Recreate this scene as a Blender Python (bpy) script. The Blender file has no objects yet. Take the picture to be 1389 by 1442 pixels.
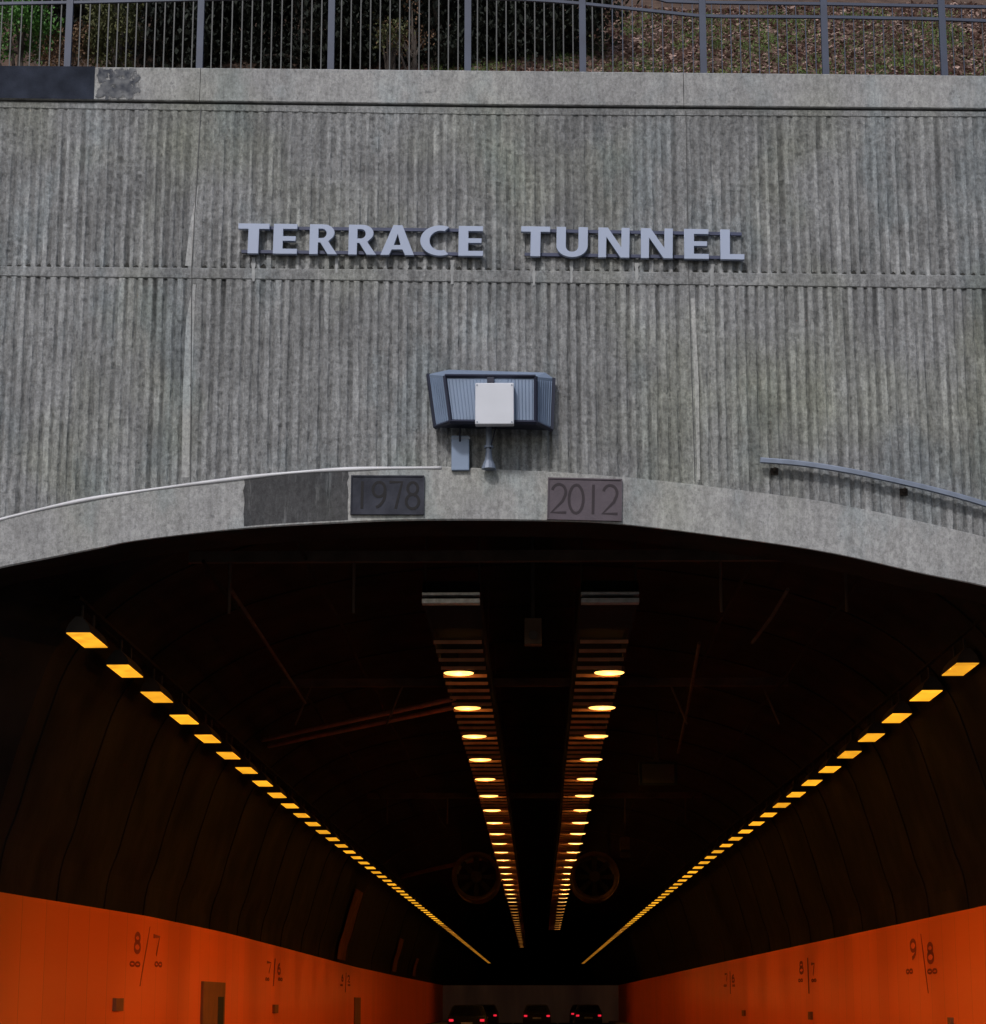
import bpy, bmesh, math, random
from mathutils import Vector, Matrix, noise
R = math.radians
random.seed(7)
S = bpy.context.scene
# ------------------------------------------------------------------ camera
W0, H0, F = 1389.0, 1442.0, 3100.0           # authoring pixel frame and focal length in its pixels
CAM = Vector((0.0, -28.0, 1.5))
VPX, VPY, ROLL = 754.0, 1414.0, R(0.0)      # where the tunnel axis (+Y) meets the picture
def cam_rot():
    # camera looks down -Z; find yaw/pitch so that +Y lands on (VPX,VPY) after the roll
    dx, dy = (VPX - W0/2)/F, -(VPY - H0/2)/F
    c, s = math.cos(ROLL), math.sin(ROLL)
    ux, uy = c*dx - s*dy, s*dx + c*dy         # un-rolled
    pitch0 = math.asin(-uy/math.sqrt(1+ux*ux+uy*uy)) if True else 0
    # solve for pitch/yaw numerically
    best = (math.atan(-uy), math.atan(ux))
    for _ in range(40):
        p, y = best
        m = Matrix.Rotation(y, 3, 'Z') @ Matrix.Rotation(R(90)+p, 3, 'X') @ Matrix.Rotation(ROLL, 3, 'Z')
        v = m.transposed() @ Vector((0, 1, 0))
        ex, ey = v.x/-v.z - dx, v.y/-v.z - dy
        best = (p + ey*0.9, y - ex*0.9)
    return m
CM = cam_rot()
cd = bpy.data.cameras.new('camera'); cam = bpy.data.objects.new('camera', cd); S.collection.objects.link(cam)
cam.matrix_world = Matrix.Translation(CAM) @ CM.to_4x4()
cd.sensor_fit = 'HORIZONTAL'; cd.sensor_width = 36.0; cd.lens = F/W0*36.0
cd.clip_start = 0.1; cd.clip_end = 3000
S.camera = cam
# ------------------------------------------------------------------ world, sun, exposure
SUN_EL, SUN_AZ = R(43), R(-20)                # azimuth measured from -Y (towards the viewer) to the left
wd = bpy.data.worlds.new('World'); S.world = wd; wd.use_nodes = True
nt = wd.node_tree; nt.nodes.clear()
sky = nt.nodes.new('ShaderNodeTexSky'); sky.sky_type = 'NISHITA'; sky.sun_disc = False
sky.sun_elevation = SUN_EL; sky.air_density = 1.0; sky.dust_density = 2.5; sky.ozone_density = 1.0
bg = nt.nodes.new('ShaderNodeBackground'); bg.inputs[1].default_value = 0.11
ow = nt.nodes.new('ShaderNodeOutputWorld'); nt.links.new(sky.outputs[0], bg.inputs[0]); nt.links.new(bg.outputs[0], ow.inputs[0])
sdir = Vector((math.sin(SUN_AZ)*math.cos(SUN_EL), -math.cos(SUN_AZ)*math.cos(SUN_EL), math.sin(SUN_EL)))
sky.sun_rotation = math.atan2(sdir.x, sdir.y)
sd = bpy.data.lights.new('sun', 'SUN'); sd.energy = 1.75; sd.angle = R(5.0); sd.color = (1, .985, .975)
so = bpy.data.objects.new('sun', sd); S.collection.objects.link(so)
so.rotation_euler = (-sdir).to_track_quat('-Z', 'Y').to_euler(); so.location = (-20, -40, 40)
S.view_settings.view_transform = 'Standard'; S.view_settings.look = 'None'
S.view_settings.exposure = -0.05; S.view_settings.gamma = 1
S.view_settings.use_curve_mapping = False
# ------------------------------------------------------------------ helpers
def P(px, py, Y=0.0):
    d = CM @ Vector(((px - W0/2)/F, -(py - H0/2)/F, -1.0))
    return CAM + d*((Y - CAM.y)/d.y)
def tag(o, label=None, cat=None, group=None, kind=None):
    if label: o['label'] = label
    if cat: o['category'] = cat
    if group: o['group'] = group
    if kind: o['kind'] = kind
    return o
def empty(name, loc=(0, 0, 0), label=None, cat=None, group=None, kind=None):
    o = bpy.data.objects.new(name, None); S.collection.objects.link(o); o.location = loc; o.empty_display_size = .2
    return tag(o, label, cat, group, kind)
class MB:
    def __init__(s): s.v = []; s.f = []; s.m = []
    def add(s, vs, fs, mi=0):
        b = len(s.v); s.v += [tuple(v) for v in vs]; s.f += [tuple(i+b for i in f) for f in fs]; s.m += [mi]*len(fs)
    def box(s, a, b, mi=0, M=None):
        vs = [Vector((x, y, z)) for x in (a[0], b[0]) for y in (a[1], b[1]) for z in (a[2], b[2])]
        if M: vs = [M @ v for v in vs]
        s.add(vs, [(0,1,3,2),(4,6,7,5),(0,4,5,1),(2,3,7,6),(0,2,6,4),(1,5,7,3)], mi)
    def tube(s, pts, r, n=8, mi=0, cap=True):
        pts = [Vector(p) for p in pts]; rs = r if isinstance(r, (list, tuple)) else [r]*len(pts)
        rings = []
        for i, p in enumerate(pts):
            t = (pts[min(i+1, len(pts)-1)] - pts[max(i-1, 0)]).normalized()
            u = t.cross(Vector((0, 0, 1)));
            if u.length < .05: u = t.cross(Vector((0, 1, 0)))
            u.normalize(); w = u.cross(t)
            rings.append([p + (u*math.cos(2*math.pi*k/n) + w*math.sin(2*math.pi*k/n))*rs[i] for k in range(n)])
        vs = [v for q in rings for v in q]; fs = []
        for i in range(len(pts)-1):
            for k in range(n):
                fs.append((i*n+k, i*n+(k+1) % n, (i+1)*n+(k+1) % n, (i+1)*n+k))
        if cap: fs.append(tuple(range(n))[::-1]); fs.append(tuple((len(pts)-1)*n+k for k in range(n)))
        s.add(vs, fs, mi)
    def prism(s, poly, off, mi=0):            # polygon extruded by the vector off
        n = len(poly); off = Vector(off); a = [Vector(p) for p in poly]; vs = a + [p+off for p in a]
        s.add(vs, [tuple(range(n)), tuple(range(2*n-1, n-1, -1))] + [(i, i+n, (i+1) % n+n, (i+1) % n) for i in range(n)], mi)
    def sheet(s, rows, mi=0, closed=False):
        n = len(rows[0]); vs = [v for r in rows for v in r]; fs = []
        for i in range(len(rows)-1):
            for k in range(n-1): fs.append((i*n+k, i*n+k+1, (i+1)*n+k+1, (i+1)*n+k))
        s.add(vs, fs, mi)
    def build(s, name, mats, parent=None, smooth=False, bevel=0, recalc=True, local=True):
        me = bpy.data.meshes.new(name)
        off = Vector((0, 0, 0))
        if parent is not None:
            off = parent.location.copy()
            q = parent.parent
            while q is not None: off += q.location; q = q.parent
        vs = [tuple(Vector(v)-off) for v in s.v] if (parent is not None and local) else s.v
        me.from_pydata(vs, [], s.f)
        mats = mats if isinstance(mats, (list, tuple)) else [mats]
        for m in mats: me.materials.append(m)
        me.polygons.foreach_set('material_index', s.m)
        if recalc:
            bm = bmesh.new(); bm.from_mesh(me); bmesh.ops.recalc_face_normals(bm, faces=bm.faces); bm.to_mesh(me); bm.free()
        if smooth: me.polygons.foreach_set('use_smooth', [True]*len(me.polygons))
        me.update()
        o = bpy.data.objects.new(name, me); S.collection.objects.link(o)
        if parent is not None: o.parent = parent
        if bevel:
            md = o.modifiers.new('bevel', 'BEVEL'); md.width = bevel; md.segments = 2; md.limit_method = 'ANGLE'
        return o
def copy_tree(o, parent=None):
    c = o.copy(); S.collection.objects.link(c); c.parent = parent
    for ch in [x for x in S.objects if x.parent == o]: copy_tree(ch, c)
    return c
# ------------------------------------------------------------------ materials
def mat(name, col, rough=.7, metal=0, var=.15, vscale=3.0, bump=0, bscale=40, col2=None, stretch=(1, 1, 1), emit=None, estr=0, spec=.5):
    m = bpy.data.materials.new(name); m.use_nodes = True; t = m.node_tree; b = t.nodes['Principled BSDF']
    b.inputs['Roughness'].default_value = rough; b.inputs['Metallic'].default_value = metal
    b.inputs['Specular IOR Level'].default_value = spec
    tc = t.nodes.new('ShaderNodeTexCoord'); mp = t.nodes.new('ShaderNodeMapping'); mp.inputs['Scale'].default_value = stretch
    t.links.new(tc.outputs['Object'], mp.inputs[0])
    n = t.nodes.new('ShaderNodeTexNoise'); n.inputs['Scale'].default_value = vscale; n.inputs['Detail'].default_value = 6
    t.links.new(mp.outputs[0], n.inputs[0])
    r = t.nodes.new('ShaderNodeValToRGB'); r.color_ramp.elements[0].position = .3; r.color_ramp.elements[1].position = .7
    c2 = col2 or tuple(min(1, c*(1+var)) for c in col); c1 = col if col2 else tuple(c*(1-var) for c in col)
    r.color_ramp.elements[0].color = (*c1, 1); r.color_ramp.elements[1].color = (*c2, 1)
    t.links.new(n.outputs[0], r.inputs[0]); t.links.new(r.outputs[0], b.inputs['Base Color'])
    if bump:
        n2 = t.nodes.new('ShaderNodeTexNoise'); n2.inputs['Scale'].default_value = bscale; n2.inputs['Detail'].default_value = 5
        bp = t.nodes.new('ShaderNodeBump'); bp.inputs['Strength'].default_value = bump; bp.inputs['Distance'].default_value = .02
        t.links.new(mp.outputs[0], n2.inputs[0]); t.links.new(n2.outputs[0], bp.inputs['Height']); t.links.new(bp.outputs[0], b.inputs['Normal'])
    if emit:
        b.inputs['Emission Color'].default_value = (*emit, 1); b.inputs['Emission Strength'].default_value = estr
    return m
def concrete(name, dark, light, streak=.5, speck=.5, green=.3, bump=.5):
    m = bpy.data.materials.new(name); m.use_nodes = True; t = m.node_tree; N = t.nodes; L = t.links; b = N['Principled BSDF']
    b.inputs['Roughness'].default_value = .9; b.inputs['Specular IOR Level'].default_value = .25
    g = N.new('ShaderNodeNewGeometry')
    def tex(scale, st, det=6, rough=.6):
        mp = N.new('ShaderNodeMapping'); mp.inputs['Scale'].default_value = st; L.new(g.outputs['Position'], mp.inputs[0])
        n = N.new('ShaderNodeTexNoise'); n.inputs['Scale'].default_value = scale; n.inputs['Detail'].default_value = det; n.inputs['Roughness'].default_value = rough
        L.new(mp.outputs[0], n.inputs[0]); return n.outputs[0]
    def ramp(inp, p0, p1, c0, c1):
        r = N.new('ShaderNodeValToRGB'); e = r.color_ramp.elements; e[0].position = p0; e[1].position = p1
        e[0].color = (*c0, 1) if not isinstance(c0, float) else (c0,)*3+(1,); e[1].color = (*c1, 1) if not isinstance(c1, float) else (c1,)*3+(1,)
        L.new(inp, r.inputs[0]); return r.outputs[0]
    def mix(mode, fac, a, c):
        x = N.new('ShaderNodeMix'); x.data_type = 'RGBA'; x.blend_type = mode
        if isinstance(fac, float): x.inputs[0].default_value = fac
        else: L.new(fac, x.inputs[0])
        L.new(a, x.inputs[6])
        if isinstance(c, tuple): x.inputs[7].default_value = (*c, 1)
        else: L.new(c, x.inputs[7])
        return x.outputs[2]
    c = ramp(tex(.55, (1, 1, 1)), .3, .7, dark, light)                      # big patches
    c = mix('MULTIPLY', streak, c, ramp(tex(2.2, (3.2, 1, .22), 4), .25, .7, .45, 1.0))   # vertical water streaks
    c = mix('MULTIPLY', speck, c, ramp(tex(24, (1, 1, .7), 4, .8), .34, .58, .32, 1.0))          # aggregate
    c = mix('MULTIPLY', streak, c, ramp(tex(3.0, (5.0, 1, .5), 5, .75), .35, .65, .55, 1.0))
    c = mix('MULTIPLY', speck, c, ramp(tex(11, (1, 1, .6), 5, .8), .38, .58, .5, 1.0))
    c = mix('MULTIPLY', speck*.7, c, ramp(tex(1.6, (1, 1, .7), 5, .75), .38, .58, .72, 1.0))
    lt = ramp(tex(4.0, (3.0, 1, .35), 5, .7), .58, .72, 0.0, 1.0)            # lime bloom
    gx = N.new('ShaderNodeMath'); gx.operation = 'MULTIPLY'; L.new(lt, gx.inputs[0]); gx.inputs[1].default_value = .38*streak
    c = mix('MIX', gx.outputs[0], c, (.62, .64, .64))
    gm = ramp(tex(.35, (1, 1, .8), 3), .5, .68, 0.0, 1.0)
    gx = N.new('ShaderNodeMath'); gx.operation = 'MULTIPLY'; L.new(gm, gx.inputs[0]); gx.inputs[1].default_value = green
    c = mix('MULTIPLY', gx.outputs[0], c, (.92, .95, .68))                   # algae
    bm_ = ramp(tex(.9, (1, 1, .5), 4), .52, .62, 0.0, 1.0)
    gx = N.new('ShaderNodeMath'); gx.operation = 'MULTIPLY'; L.new(bm_, gx.inputs[0]); gx.inputs[1].default_value = .5
    c = mix('MULTIPLY', gx.outputs[0], c, (.80, .92, .97))
    sp = ramp(tex(9, (1, 1, 1), 2), .66, .72, 0.0, 1.0)                      # dark pits
    gx = N.new('ShaderNodeMath'); gx.operation = 'MULTIPLY'; L.new(sp, gx.inputs[0]); gx.inputs[1].default_value = .45
    c = mix('MULTIPLY', gx.outputs[0], c, (.35, .35, .38))
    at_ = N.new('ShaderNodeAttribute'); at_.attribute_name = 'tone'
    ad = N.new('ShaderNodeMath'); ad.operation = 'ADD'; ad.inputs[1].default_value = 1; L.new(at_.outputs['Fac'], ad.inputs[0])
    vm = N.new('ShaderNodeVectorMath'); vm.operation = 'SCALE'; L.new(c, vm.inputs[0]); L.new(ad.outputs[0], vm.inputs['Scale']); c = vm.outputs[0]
    L.new(c, b.inputs['Base Color'])
    bp = N.new('ShaderNodeBump'); bp.inputs['Strength'].default_value = bump; bp.inputs['Distance'].default_value = .02
    L.new(tex(30, (1, 1, 1), 6, .7), bp.inputs['Height']); L.new(bp.outputs[0], b.inputs['Normal'])
    return m
M = {}
M['ribbed'] = concrete('ribbed_concrete', (.335, .34, .345), (.545, .555, .565), .65, .66, .55, .8)
M['smooth'] = concrete('smooth_concrete', (.40, .40, .405), (.55, .55, .55), .35, .5, .3, .5)
M['dark_fill'] = mat('dark_fill', (.02, .02, .018), .95)  # near-black fill, also paints the cavity shade at the flute feet
M['faded_paint'] = mat('faded_paint', (.035, .04, .055), .9, col2=(.20, .205, .215), vscale=9, spec=.1)
M['mortar'] = concrete('pale_mortar', (.50, .505, .51), (.64, .64, .64), .35, .5, .3, .5)
M['joint'] = mat('joint_filler', (.10, .10, .10), .95)
M['lime'] = mat('lime_streak', (.24, .245, .25), .95, col2=(.40, .41, .415), vscale=12, stretch=(1, 1, .3))
M['dark_paint'] = mat('dark_paint', (.026, .031, .046), .9, var=.35, spec=.1, vscale=4, bump=.2)
M['patch'] = concrete('repair_render', (.055, .055, .06), (.12, .12, .125), .4, .5, .3, .4)
M['plaque_old'] = mat('plaque_old', (.045, .047, .060), .9, var=.4, spec=.1, bump=.3, bscale=25)
M['plaque_new'] = mat('plaque_new', (.095, .078, .093), .9, var=.15, bump=.3, bscale=25)
M['digit'] = mat('digit_dark', (.008, .007, .009), .8)
M['digit2'] = mat('digit_wine', (.02, .012, .018), .7)
M['letter'] = mat('letter_enamel', (.34, .395, .53), .5, var=.06, vscale=1.5)
M['rail_back'] = mat('letter_rail', (.035, .045, .10), .5)
M['fence'] = mat('fence_steel', (.042, .054, .092), .5, .1, var=.15)
M['baluster'] = mat('baluster_steel', (.055, .058, .062), .5, .1, var=.3)
M['housing'] = mat('housing_grey_blue', (.20, .26, .37), .5, .1, var=.1, vscale=2)
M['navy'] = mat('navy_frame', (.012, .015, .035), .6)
M['white'] = mat('white_plastic', (.58, .60, .66), .5, var=.04)
M['galv'] = mat('galvanised', (.20, .235, .31), .45, .2, var=.15, vscale=6)
M['lit_trim'] = mat('pale_trim', (.60, .60, .63), .5, .0, var=.25, vscale=1.2)
M['orange'] = None
def panel_mat():
    m = mat('orange_enamel', (.86, .118, .003), .5, var=.06, vscale=.8, stretch=(1, .25, .25))
    t = m.node_tree; b = t.nodes['Principled BSDF']; g = t.nodes.new('ShaderNodeNewGeometry'); s = t.nodes.new('ShaderNodeSeparateXYZ'); t.links.new(g.outputs['Position'], s.inputs[0])
    w = t.nodes.new('ShaderNodeMath'); w.operation = 'MULTIPLY'; w.inputs[1].default_value = 1/1.2; t.links.new(s.outputs['Y'], w.inputs[0])
    f = t.nodes.new('ShaderNodeMath'); f.operation = 'FRACT'; t.links.new(w.outputs[0], f.inputs[0])
    c = t.nodes.new('ShaderNodeMath'); c.operation = 'GREATER_THAN'; c.inputs[1].default_value = .985; t.links.new(f.outputs[0], c.inputs[0])
    old = b.inputs['Base Color'].links[0].from_socket
    fl = t.nodes.new('ShaderNodeMath'); fl.operation = 'FLOOR'; t.links.new(w.outputs[0], fl.inputs[0])
    wn = t.nodes.new('ShaderNodeTexWhiteNoise'); wn.noise_dimensions = '1D'; t.links.new(fl.outputs[0], wn.inputs['W'])
    mr = t.nodes.new('ShaderNodeMapRange'); mr.inputs[3].default_value = .93; mr.inputs[4].default_value = 1.0; t.links.new(wn.outputs[0], mr.inputs[0])
    x0 = t.nodes.new('ShaderNodeMix'); x0.data_type = 'RGBA'; x0.blend_type = 'MULTIPLY'; x0.inputs[0].default_value = 1; t.links.new(old, x0.inputs[6]); t.links.new(mr.outputs[0], x0.inputs[7])
    x = t.nodes.new('ShaderNodeMix'); x.data_type = 'RGBA'; x.blend_type = 'MULTIPLY'; t.links.new(c.outputs[0], x.inputs[0]); t.links.new(x0.outputs[2], x.inputs[6]); x.inputs[7].default_value = (.6, .6, .6, 1)
    t.links.new(x.outputs[2], b.inputs['Base Color']); return m
M['orange'] = panel_mat()
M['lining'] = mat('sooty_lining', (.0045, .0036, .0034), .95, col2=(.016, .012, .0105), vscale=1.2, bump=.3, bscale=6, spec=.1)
M['conduit'] = mat('conduit_brown', (.26, .14, .09), .8, var=.2)
M['beam'] = mat('beam_brown', (.055, .038, .030), .9, var=.3, spec=.1)
M['rust'] = mat('lit_rib_tint', (.13, .05, .028), .9, var=.3, spec=.1)  # rust-coloured tint standing in for lamp light on the lining ribs
M['lining_rib'] = mat('lining_rib', (.07, .045, .03), .9, var=.3, spec=.1)
M['mark'] = mat('marking_paint', (.26, .016, .002), .6)
M['niche'] = mat('niche_dark', (.22, .075, .02), .7)
M['soot_metal'] = mat('sooty_metal', (.035, .028, .024), .85, 0, var=.3, spec=.15)
M['blank'] = mat('blank_plate_grey', (.010, .014, .017), .9, 0, spec=.05)
M['louvre'] = mat('louvre_bars', (.30, .15, .085), .8, .0, var=.25, spec=.1)
M['tray_end_dull'] = mat('tray_end_plate_dull', (.22, .22, .23), .6, .2, var=.3, vscale=10)
M['tray_end'] = mat('tray_end_plate', (.5, .5, .5), .4, .5, var=.35, vscale=10)
M['lamp_side'] = mat('side_lamp_lens', (.8, .6, .2), .5, emit=(1.0, .43, .02), estr=1.35)
M['lamp_mid_far'] = mat('centre_lamp_lens_dim', (.9, .8, .5), .5, emit=(1.0, .38, .06), estr=1.1)
M['lamp_side_far'] = mat('side_lamp_lens_dim', (.8, .6, .2), .5, emit=(1.0, .38, .03), estr=.55)
M['lamp_mid'] = mat('centre_lamp_lens', (.9, .8, .5), .5, emit=(1.0, .52, .13), estr=3.2)
M['asphalt'] = mat('asphalt', (.045, .045, .045), .95, var=.2, bump=.4, bscale=60)
M['ground'] = mat('ground_earth', (.09, .08, .06), .95, var=.3, vscale=.5)
M['road_paint'] = mat('road_paint', (.75, .75, .72), .7)
M['far_wall'] = mat('far_wall_tiles', (.75, .8, .98), .6, var=.3, vscale=.6, stretch=(1, 1, .2))
M['bank'] = mat('bark_bank', (.05, .03, .022), .95, col2=(.12, .075, .055), vscale=5, bump=.8, bscale=14)
M['chip'] = mat('bark_chip', (.10, .055, .042), .9, col2=(.50, .35, .30), vscale=14)
M['weed'] = mat('weed_leaf', (.05, .10, .02), .7, col2=(.15, .23, .05), vscale=2)
M['bark'] = mat('tree_bark', (.07, .055, .045), .9)
M['leaf_bright'] = mat('leaf_bright', (.04, .13, .02), .6, col2=(.12, .28, .05), vscale=3)
M['leaf_olive'] = mat('leaf_olive', (.05, .06, .02), .7, col2=(.13, .13, .045), vscale=3)
M['leaf_dark'] = mat('leaf_dark', (.004, .007, .005), .8, col2=(.014, .020, .011), vscale=1.5)
M['twig'] = mat('leaf_rust', (.10, .05, .03), .8, col2=(.20, .12, .06), vscale=3)
M['car_dark'] = mat('car_paint_dark', (.012, .012, .014), .35, .3)
M['car_silver'] = mat('car_paint_silver', (.3, .3, .32), .3, .5)
M['glass'] = mat('car_glass', (.01, .01, .012), .1)
M['tyre'] = mat('tyre', (.02, .02, .02), .9)
M['tail'] = mat('tail_light_lens', (.5, .01, .01), .3, emit=(1, .02, .05), estr=.9)
for k_, a_ in (('lamp_side', 1.15), ('lamp_side_far', .5), ('lamp_mid', 2.7), ('lamp_mid_far', 1.0)):   # each lamp a little different, lens mottled
    t = M[k_].node_tree; b = t.nodes['Principled BSDF']; oi = t.nodes.new('ShaderNodeObjectInfo'); g = t.nodes.new('ShaderNodeNewGeometry')
    n = t.nodes.new('ShaderNodeTexNoise'); n.inputs['Scale'].default_value = 5; t.links.new(g.outputs['Position'], n.inputs[0])
    mr = t.nodes.new('ShaderNodeMapRange'); mr.inputs[3].default_value = .72*a_; mr.inputs[4].default_value = 1.12*a_; t.links.new(oi.outputs['Random'], mr.inputs[0])
    m2 = t.nodes.new('ShaderNodeMapRange'); m2.inputs[1].default_value = .3; m2.inputs[2].default_value = .7; m2.inputs[3].default_value = .7; m2.inputs[4].default_value = 1.25; t.links.new(n.outputs[0], m2.inputs[0])
    mu = t.nodes.new('ShaderNodeMath'); mu.operation = 'MULTIPLY'; t.links.new(mr.outputs[0], mu.inputs[0]); t.links.new(m2.outputs[0], mu.inputs[1]); t.links.new(mu.outputs[0], b.inputs['Emission Strength'])
# ------------------------------------------------------------------ measured lines on the facade
def line(pts, Y=0.0):
    w = [P(x, y, Y) for x, y in pts]; w = [(p.x, p.z) for p in w]
    def f(x):
        if x <= w[0][0]: a, b = w[0], w[1]
        elif x >= w[-1][0]: a, b = w[-2], w[-1]
        else:
            for i in range(len(w)-1):
                if w[i][0] <= x <= w[i+1][0]: a, b = w[i], w[i+1]; break
        return a[1] + (b[1]-a[1])*(x-a[0])/(b[0]-a[0])
    return f
cop_top = line([(0, 95), (283, 97), (700, 101), (1389, 108)])
cop_bot = line([(0, 140.5), (283, 144), (700, 149), (1389, 154.5)])
fl_top = line([(0, 152), (700, 162), (1389, 165)])
fl_bot = line([(0, 375), (700, 380.5), (1389, 388)])
lo_top = line([(0, 389), (700, 398), (1389, 407)])
def catmull(pts, n=8):
    out = []
    for i in range(len(pts)-1):
        p0, p1, p2, p3 = pts[max(i-1, 0)], pts[i], pts[i+1], pts[min(i+2, len(pts)-1)]
        for k in range(n):
            t = k/n
            out.append(tuple(.5*((2*b) + (-a+c)*t + (2*a-5*b+4*c-d)*t*t + (-a+3*b-3*c+d)*t**3) for a, b, c, d in zip(p0, p1, p2, p3)))
    out.append(pts[-1]); return out
OUT = catmull([(-150, 1590), (-150, 900), (-130, 810), (-85, 765), (0, 732), (104, 707.4), (200, 691.5), (345, 673), (430, 664.5), (520, 660), (620, 659), (700, 663), (780, 667), (900, 676), (1060, 694.6), (1178, 712), (1332, 745), (1450, 778), (1560, 830), (1625, 900), (1650, 1000), (1655, 1590)])
INN = catmull([(-65, 1590), (-65, 900), (-58, 845), (-40, 818), (0, 803), (69, 789), (139, 775), (200, 763), (345, 747), (490, 738.5), (600, 735), (770, 736), (880, 741.5), (1060, 764), (1178, 783), (1297, 810), (1389, 829), (1470, 855), (1530, 895), (1562, 960), (1573, 1060), (1573, 1590)])
outw = [P(x, y) for x, y in OUT]; innw = [P(x, y) for x, y in INN]
AL, AR = outw[0].x, outw[-1].x
tops = sorted([(p.x, p.z) for p in outw])
def arch_z(x):
    if x <= AL or x >= AR: return -.3
    for i in range(len(tops)-1):
        if tops[i][0] <= x <= tops[i+1][0]:
            a, b = tops[i], tops[i+1]
            if b[0]-a[0] < 1e-6: return max(a[1], b[1])
            return a[1] + (b[1]-a[1])*(x-a[0])/(b[0]-a[0])
    return -.3
XL, XR = -15.0, 15.0
SLAB = .55
# ------------------------------------------------------------------ portal wall
portal = empty('portal_wall', (0, 0, 0), 'weathered grey ribbed concrete portal wall over the tunnel mouth', 'wall')
def nz(x, y, z): return noise.noise(Vector((x, y, z)))
JX = [(P(283, 150).x+P(270, 375).x)/2, P(967, 260).x]      # vertical construction joints
def flutes(zt, zb, seed, ridge, rows, name, taper):
    m = MB(); T = []; per = .1315; n = int((XR-XL)/per)
    for i in range(n):
        x0 = XL + i*per; x1 = x0+per; xc = (x0+x1)/2
        flat = any(abs(xc-j) < per*.6 for j in JX)
        inframe = -8.5 < x0 < 8.5
        nr = rows if inframe else 3
        rows_v = []; tones = []
        wv = ridge + .10*random.uniform(-1, 1); dbase = random.uniform(.7, 1.15)
        dark = random.random() < (.16 if taper else .22); pale = random.uniform(.4, 1.2)
        for k in range(nr+1):
            t = k/nr
            za = zt(xc); zz0 = max(zb(x0), -1); zc = za*(1-t)+zz0*t
            jit = lambda s_, a=.030, f=7.0: a*2*nz(i*3.7+s_*11.3, seed, zc*f)
            broken = .72 + .55*nz(i*.9, seed+5.1, zc*1.3) + .35*nz(i*5.0, seed+2, zc*6)
            dep = .029*dbase*max(.22, min(1.2, broken))
            if taper: dep *= .45 + .8*t
            if flat: dep = 0
            e = min(t, 1-t)*nr
            if e < .5: dep = 0
            wr = wv*(1+.22*nz(i*7.1, seed+9, t*5))
            us = [0, wr + jit(1), wr+.17+jit(2), (1+wr)/2+.07+jit(3), .84+jit(4), 1.0]
            ds = [0, .0, .8, 1.0, .75, 0]
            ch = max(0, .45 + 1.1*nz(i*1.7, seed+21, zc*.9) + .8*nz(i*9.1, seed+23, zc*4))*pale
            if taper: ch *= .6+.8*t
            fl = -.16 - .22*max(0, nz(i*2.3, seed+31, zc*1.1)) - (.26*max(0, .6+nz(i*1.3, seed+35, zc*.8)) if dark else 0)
            stain_shade = 0
            if not taper: stain_shade = -.42*max(0, .45+nz(i*.6, 3.3, 0)+.5*nz(i*4.4, 7.7, 0))*math.exp(-(za-zc)/.35)
            else: stain_shade = -.25*max(0, .3+nz(i*.8, 13.3, 0))*math.exp(-(zc-zz0)/.3)  # darker towards the flute feet: cavity shade put into the tone
            tw = [.34*min(ch, 1.3)-.02]*2 + [fl*.75+stain_shade, fl*.95+stain_shade, fl*.75+stain_shade, .10*ch]  # flute floors darkened and ridges paled: recess shade painted into the tone
            if flat: tw = [.05+.5*stain_shade]*6
            row = []
            for u, d in zip(us, ds):
                x = x0+u*per
                zz_ = zt(x)*(1-t) + zb(x)*t
                rough = .013*nz(x*20, seed, zz_*20) + .008*nz(x*55, seed+3, zz_*55) if 0 < t < 1 and inframe else 0
                row.append((x, max(-.003, dep*d + (rough if 0 < u < 1 else 0)), zz_))
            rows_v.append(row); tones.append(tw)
        # real ends of the flutes: repeat the first deep row next to the shallow end
        if nr > 3 and not flat:
            for a, b, tt in ((0, 1, .0025), (nr, nr-1, .0025)):
                pass
            end0 = [(x, y, rows_v[0][q][2] - .012) for q, (x, y, z) in enumerate(rows_v[1])]
            end1 = [(x, y*(1.5 if taper else 1), rows_v[-1][q][2] + .012) for q, (x, y, z) in enumerate(rows_v[-2])]
            rows_v = [rows_v[0], end0] + rows_v[1:-1] + [end1, rows_v[-1]]; tones = [tones[0], tones[0]] + tones[1:-1] + [tones[-1]]*2
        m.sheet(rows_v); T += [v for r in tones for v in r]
        if taper and not flat and inframe and random.random() < .93:   # cavity shade at each flute foot, painted as dark wedges
            mi = len(m.m)
            r = rows_v[-2]; h = random.uniform(.04, .095)
            y_ = .006
            a = r[1]; b = r[4]
            zb0 = zb(a[0])
            w = b[0]-a[0]
            T += [0]*5
            m.add([(a[0]+.004, y_, zb0+.002), (b[0]+.006, y_, zb0+.002), (b[0]-.1*w, y_+.03, zb0+h*.8), (a[0]+.55*w, y_+.035, zb0+h*1.15), (a[0]+.2*w, y_+.03, zb0+h*.75)], [(0, 1, 2, 3, 4)], 1)
    o = m.build(name, [M['ribbed'], M['dark_fill']], portal, recalc=False)
    assert len(T) == len(o.data.vertices)
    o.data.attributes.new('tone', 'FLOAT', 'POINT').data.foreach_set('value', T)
    return o
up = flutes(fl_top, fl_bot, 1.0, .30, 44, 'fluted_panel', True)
lo = flutes(lo_top, arch_z, 8.0, .42, 54, 'fluted_panel', False)
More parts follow.
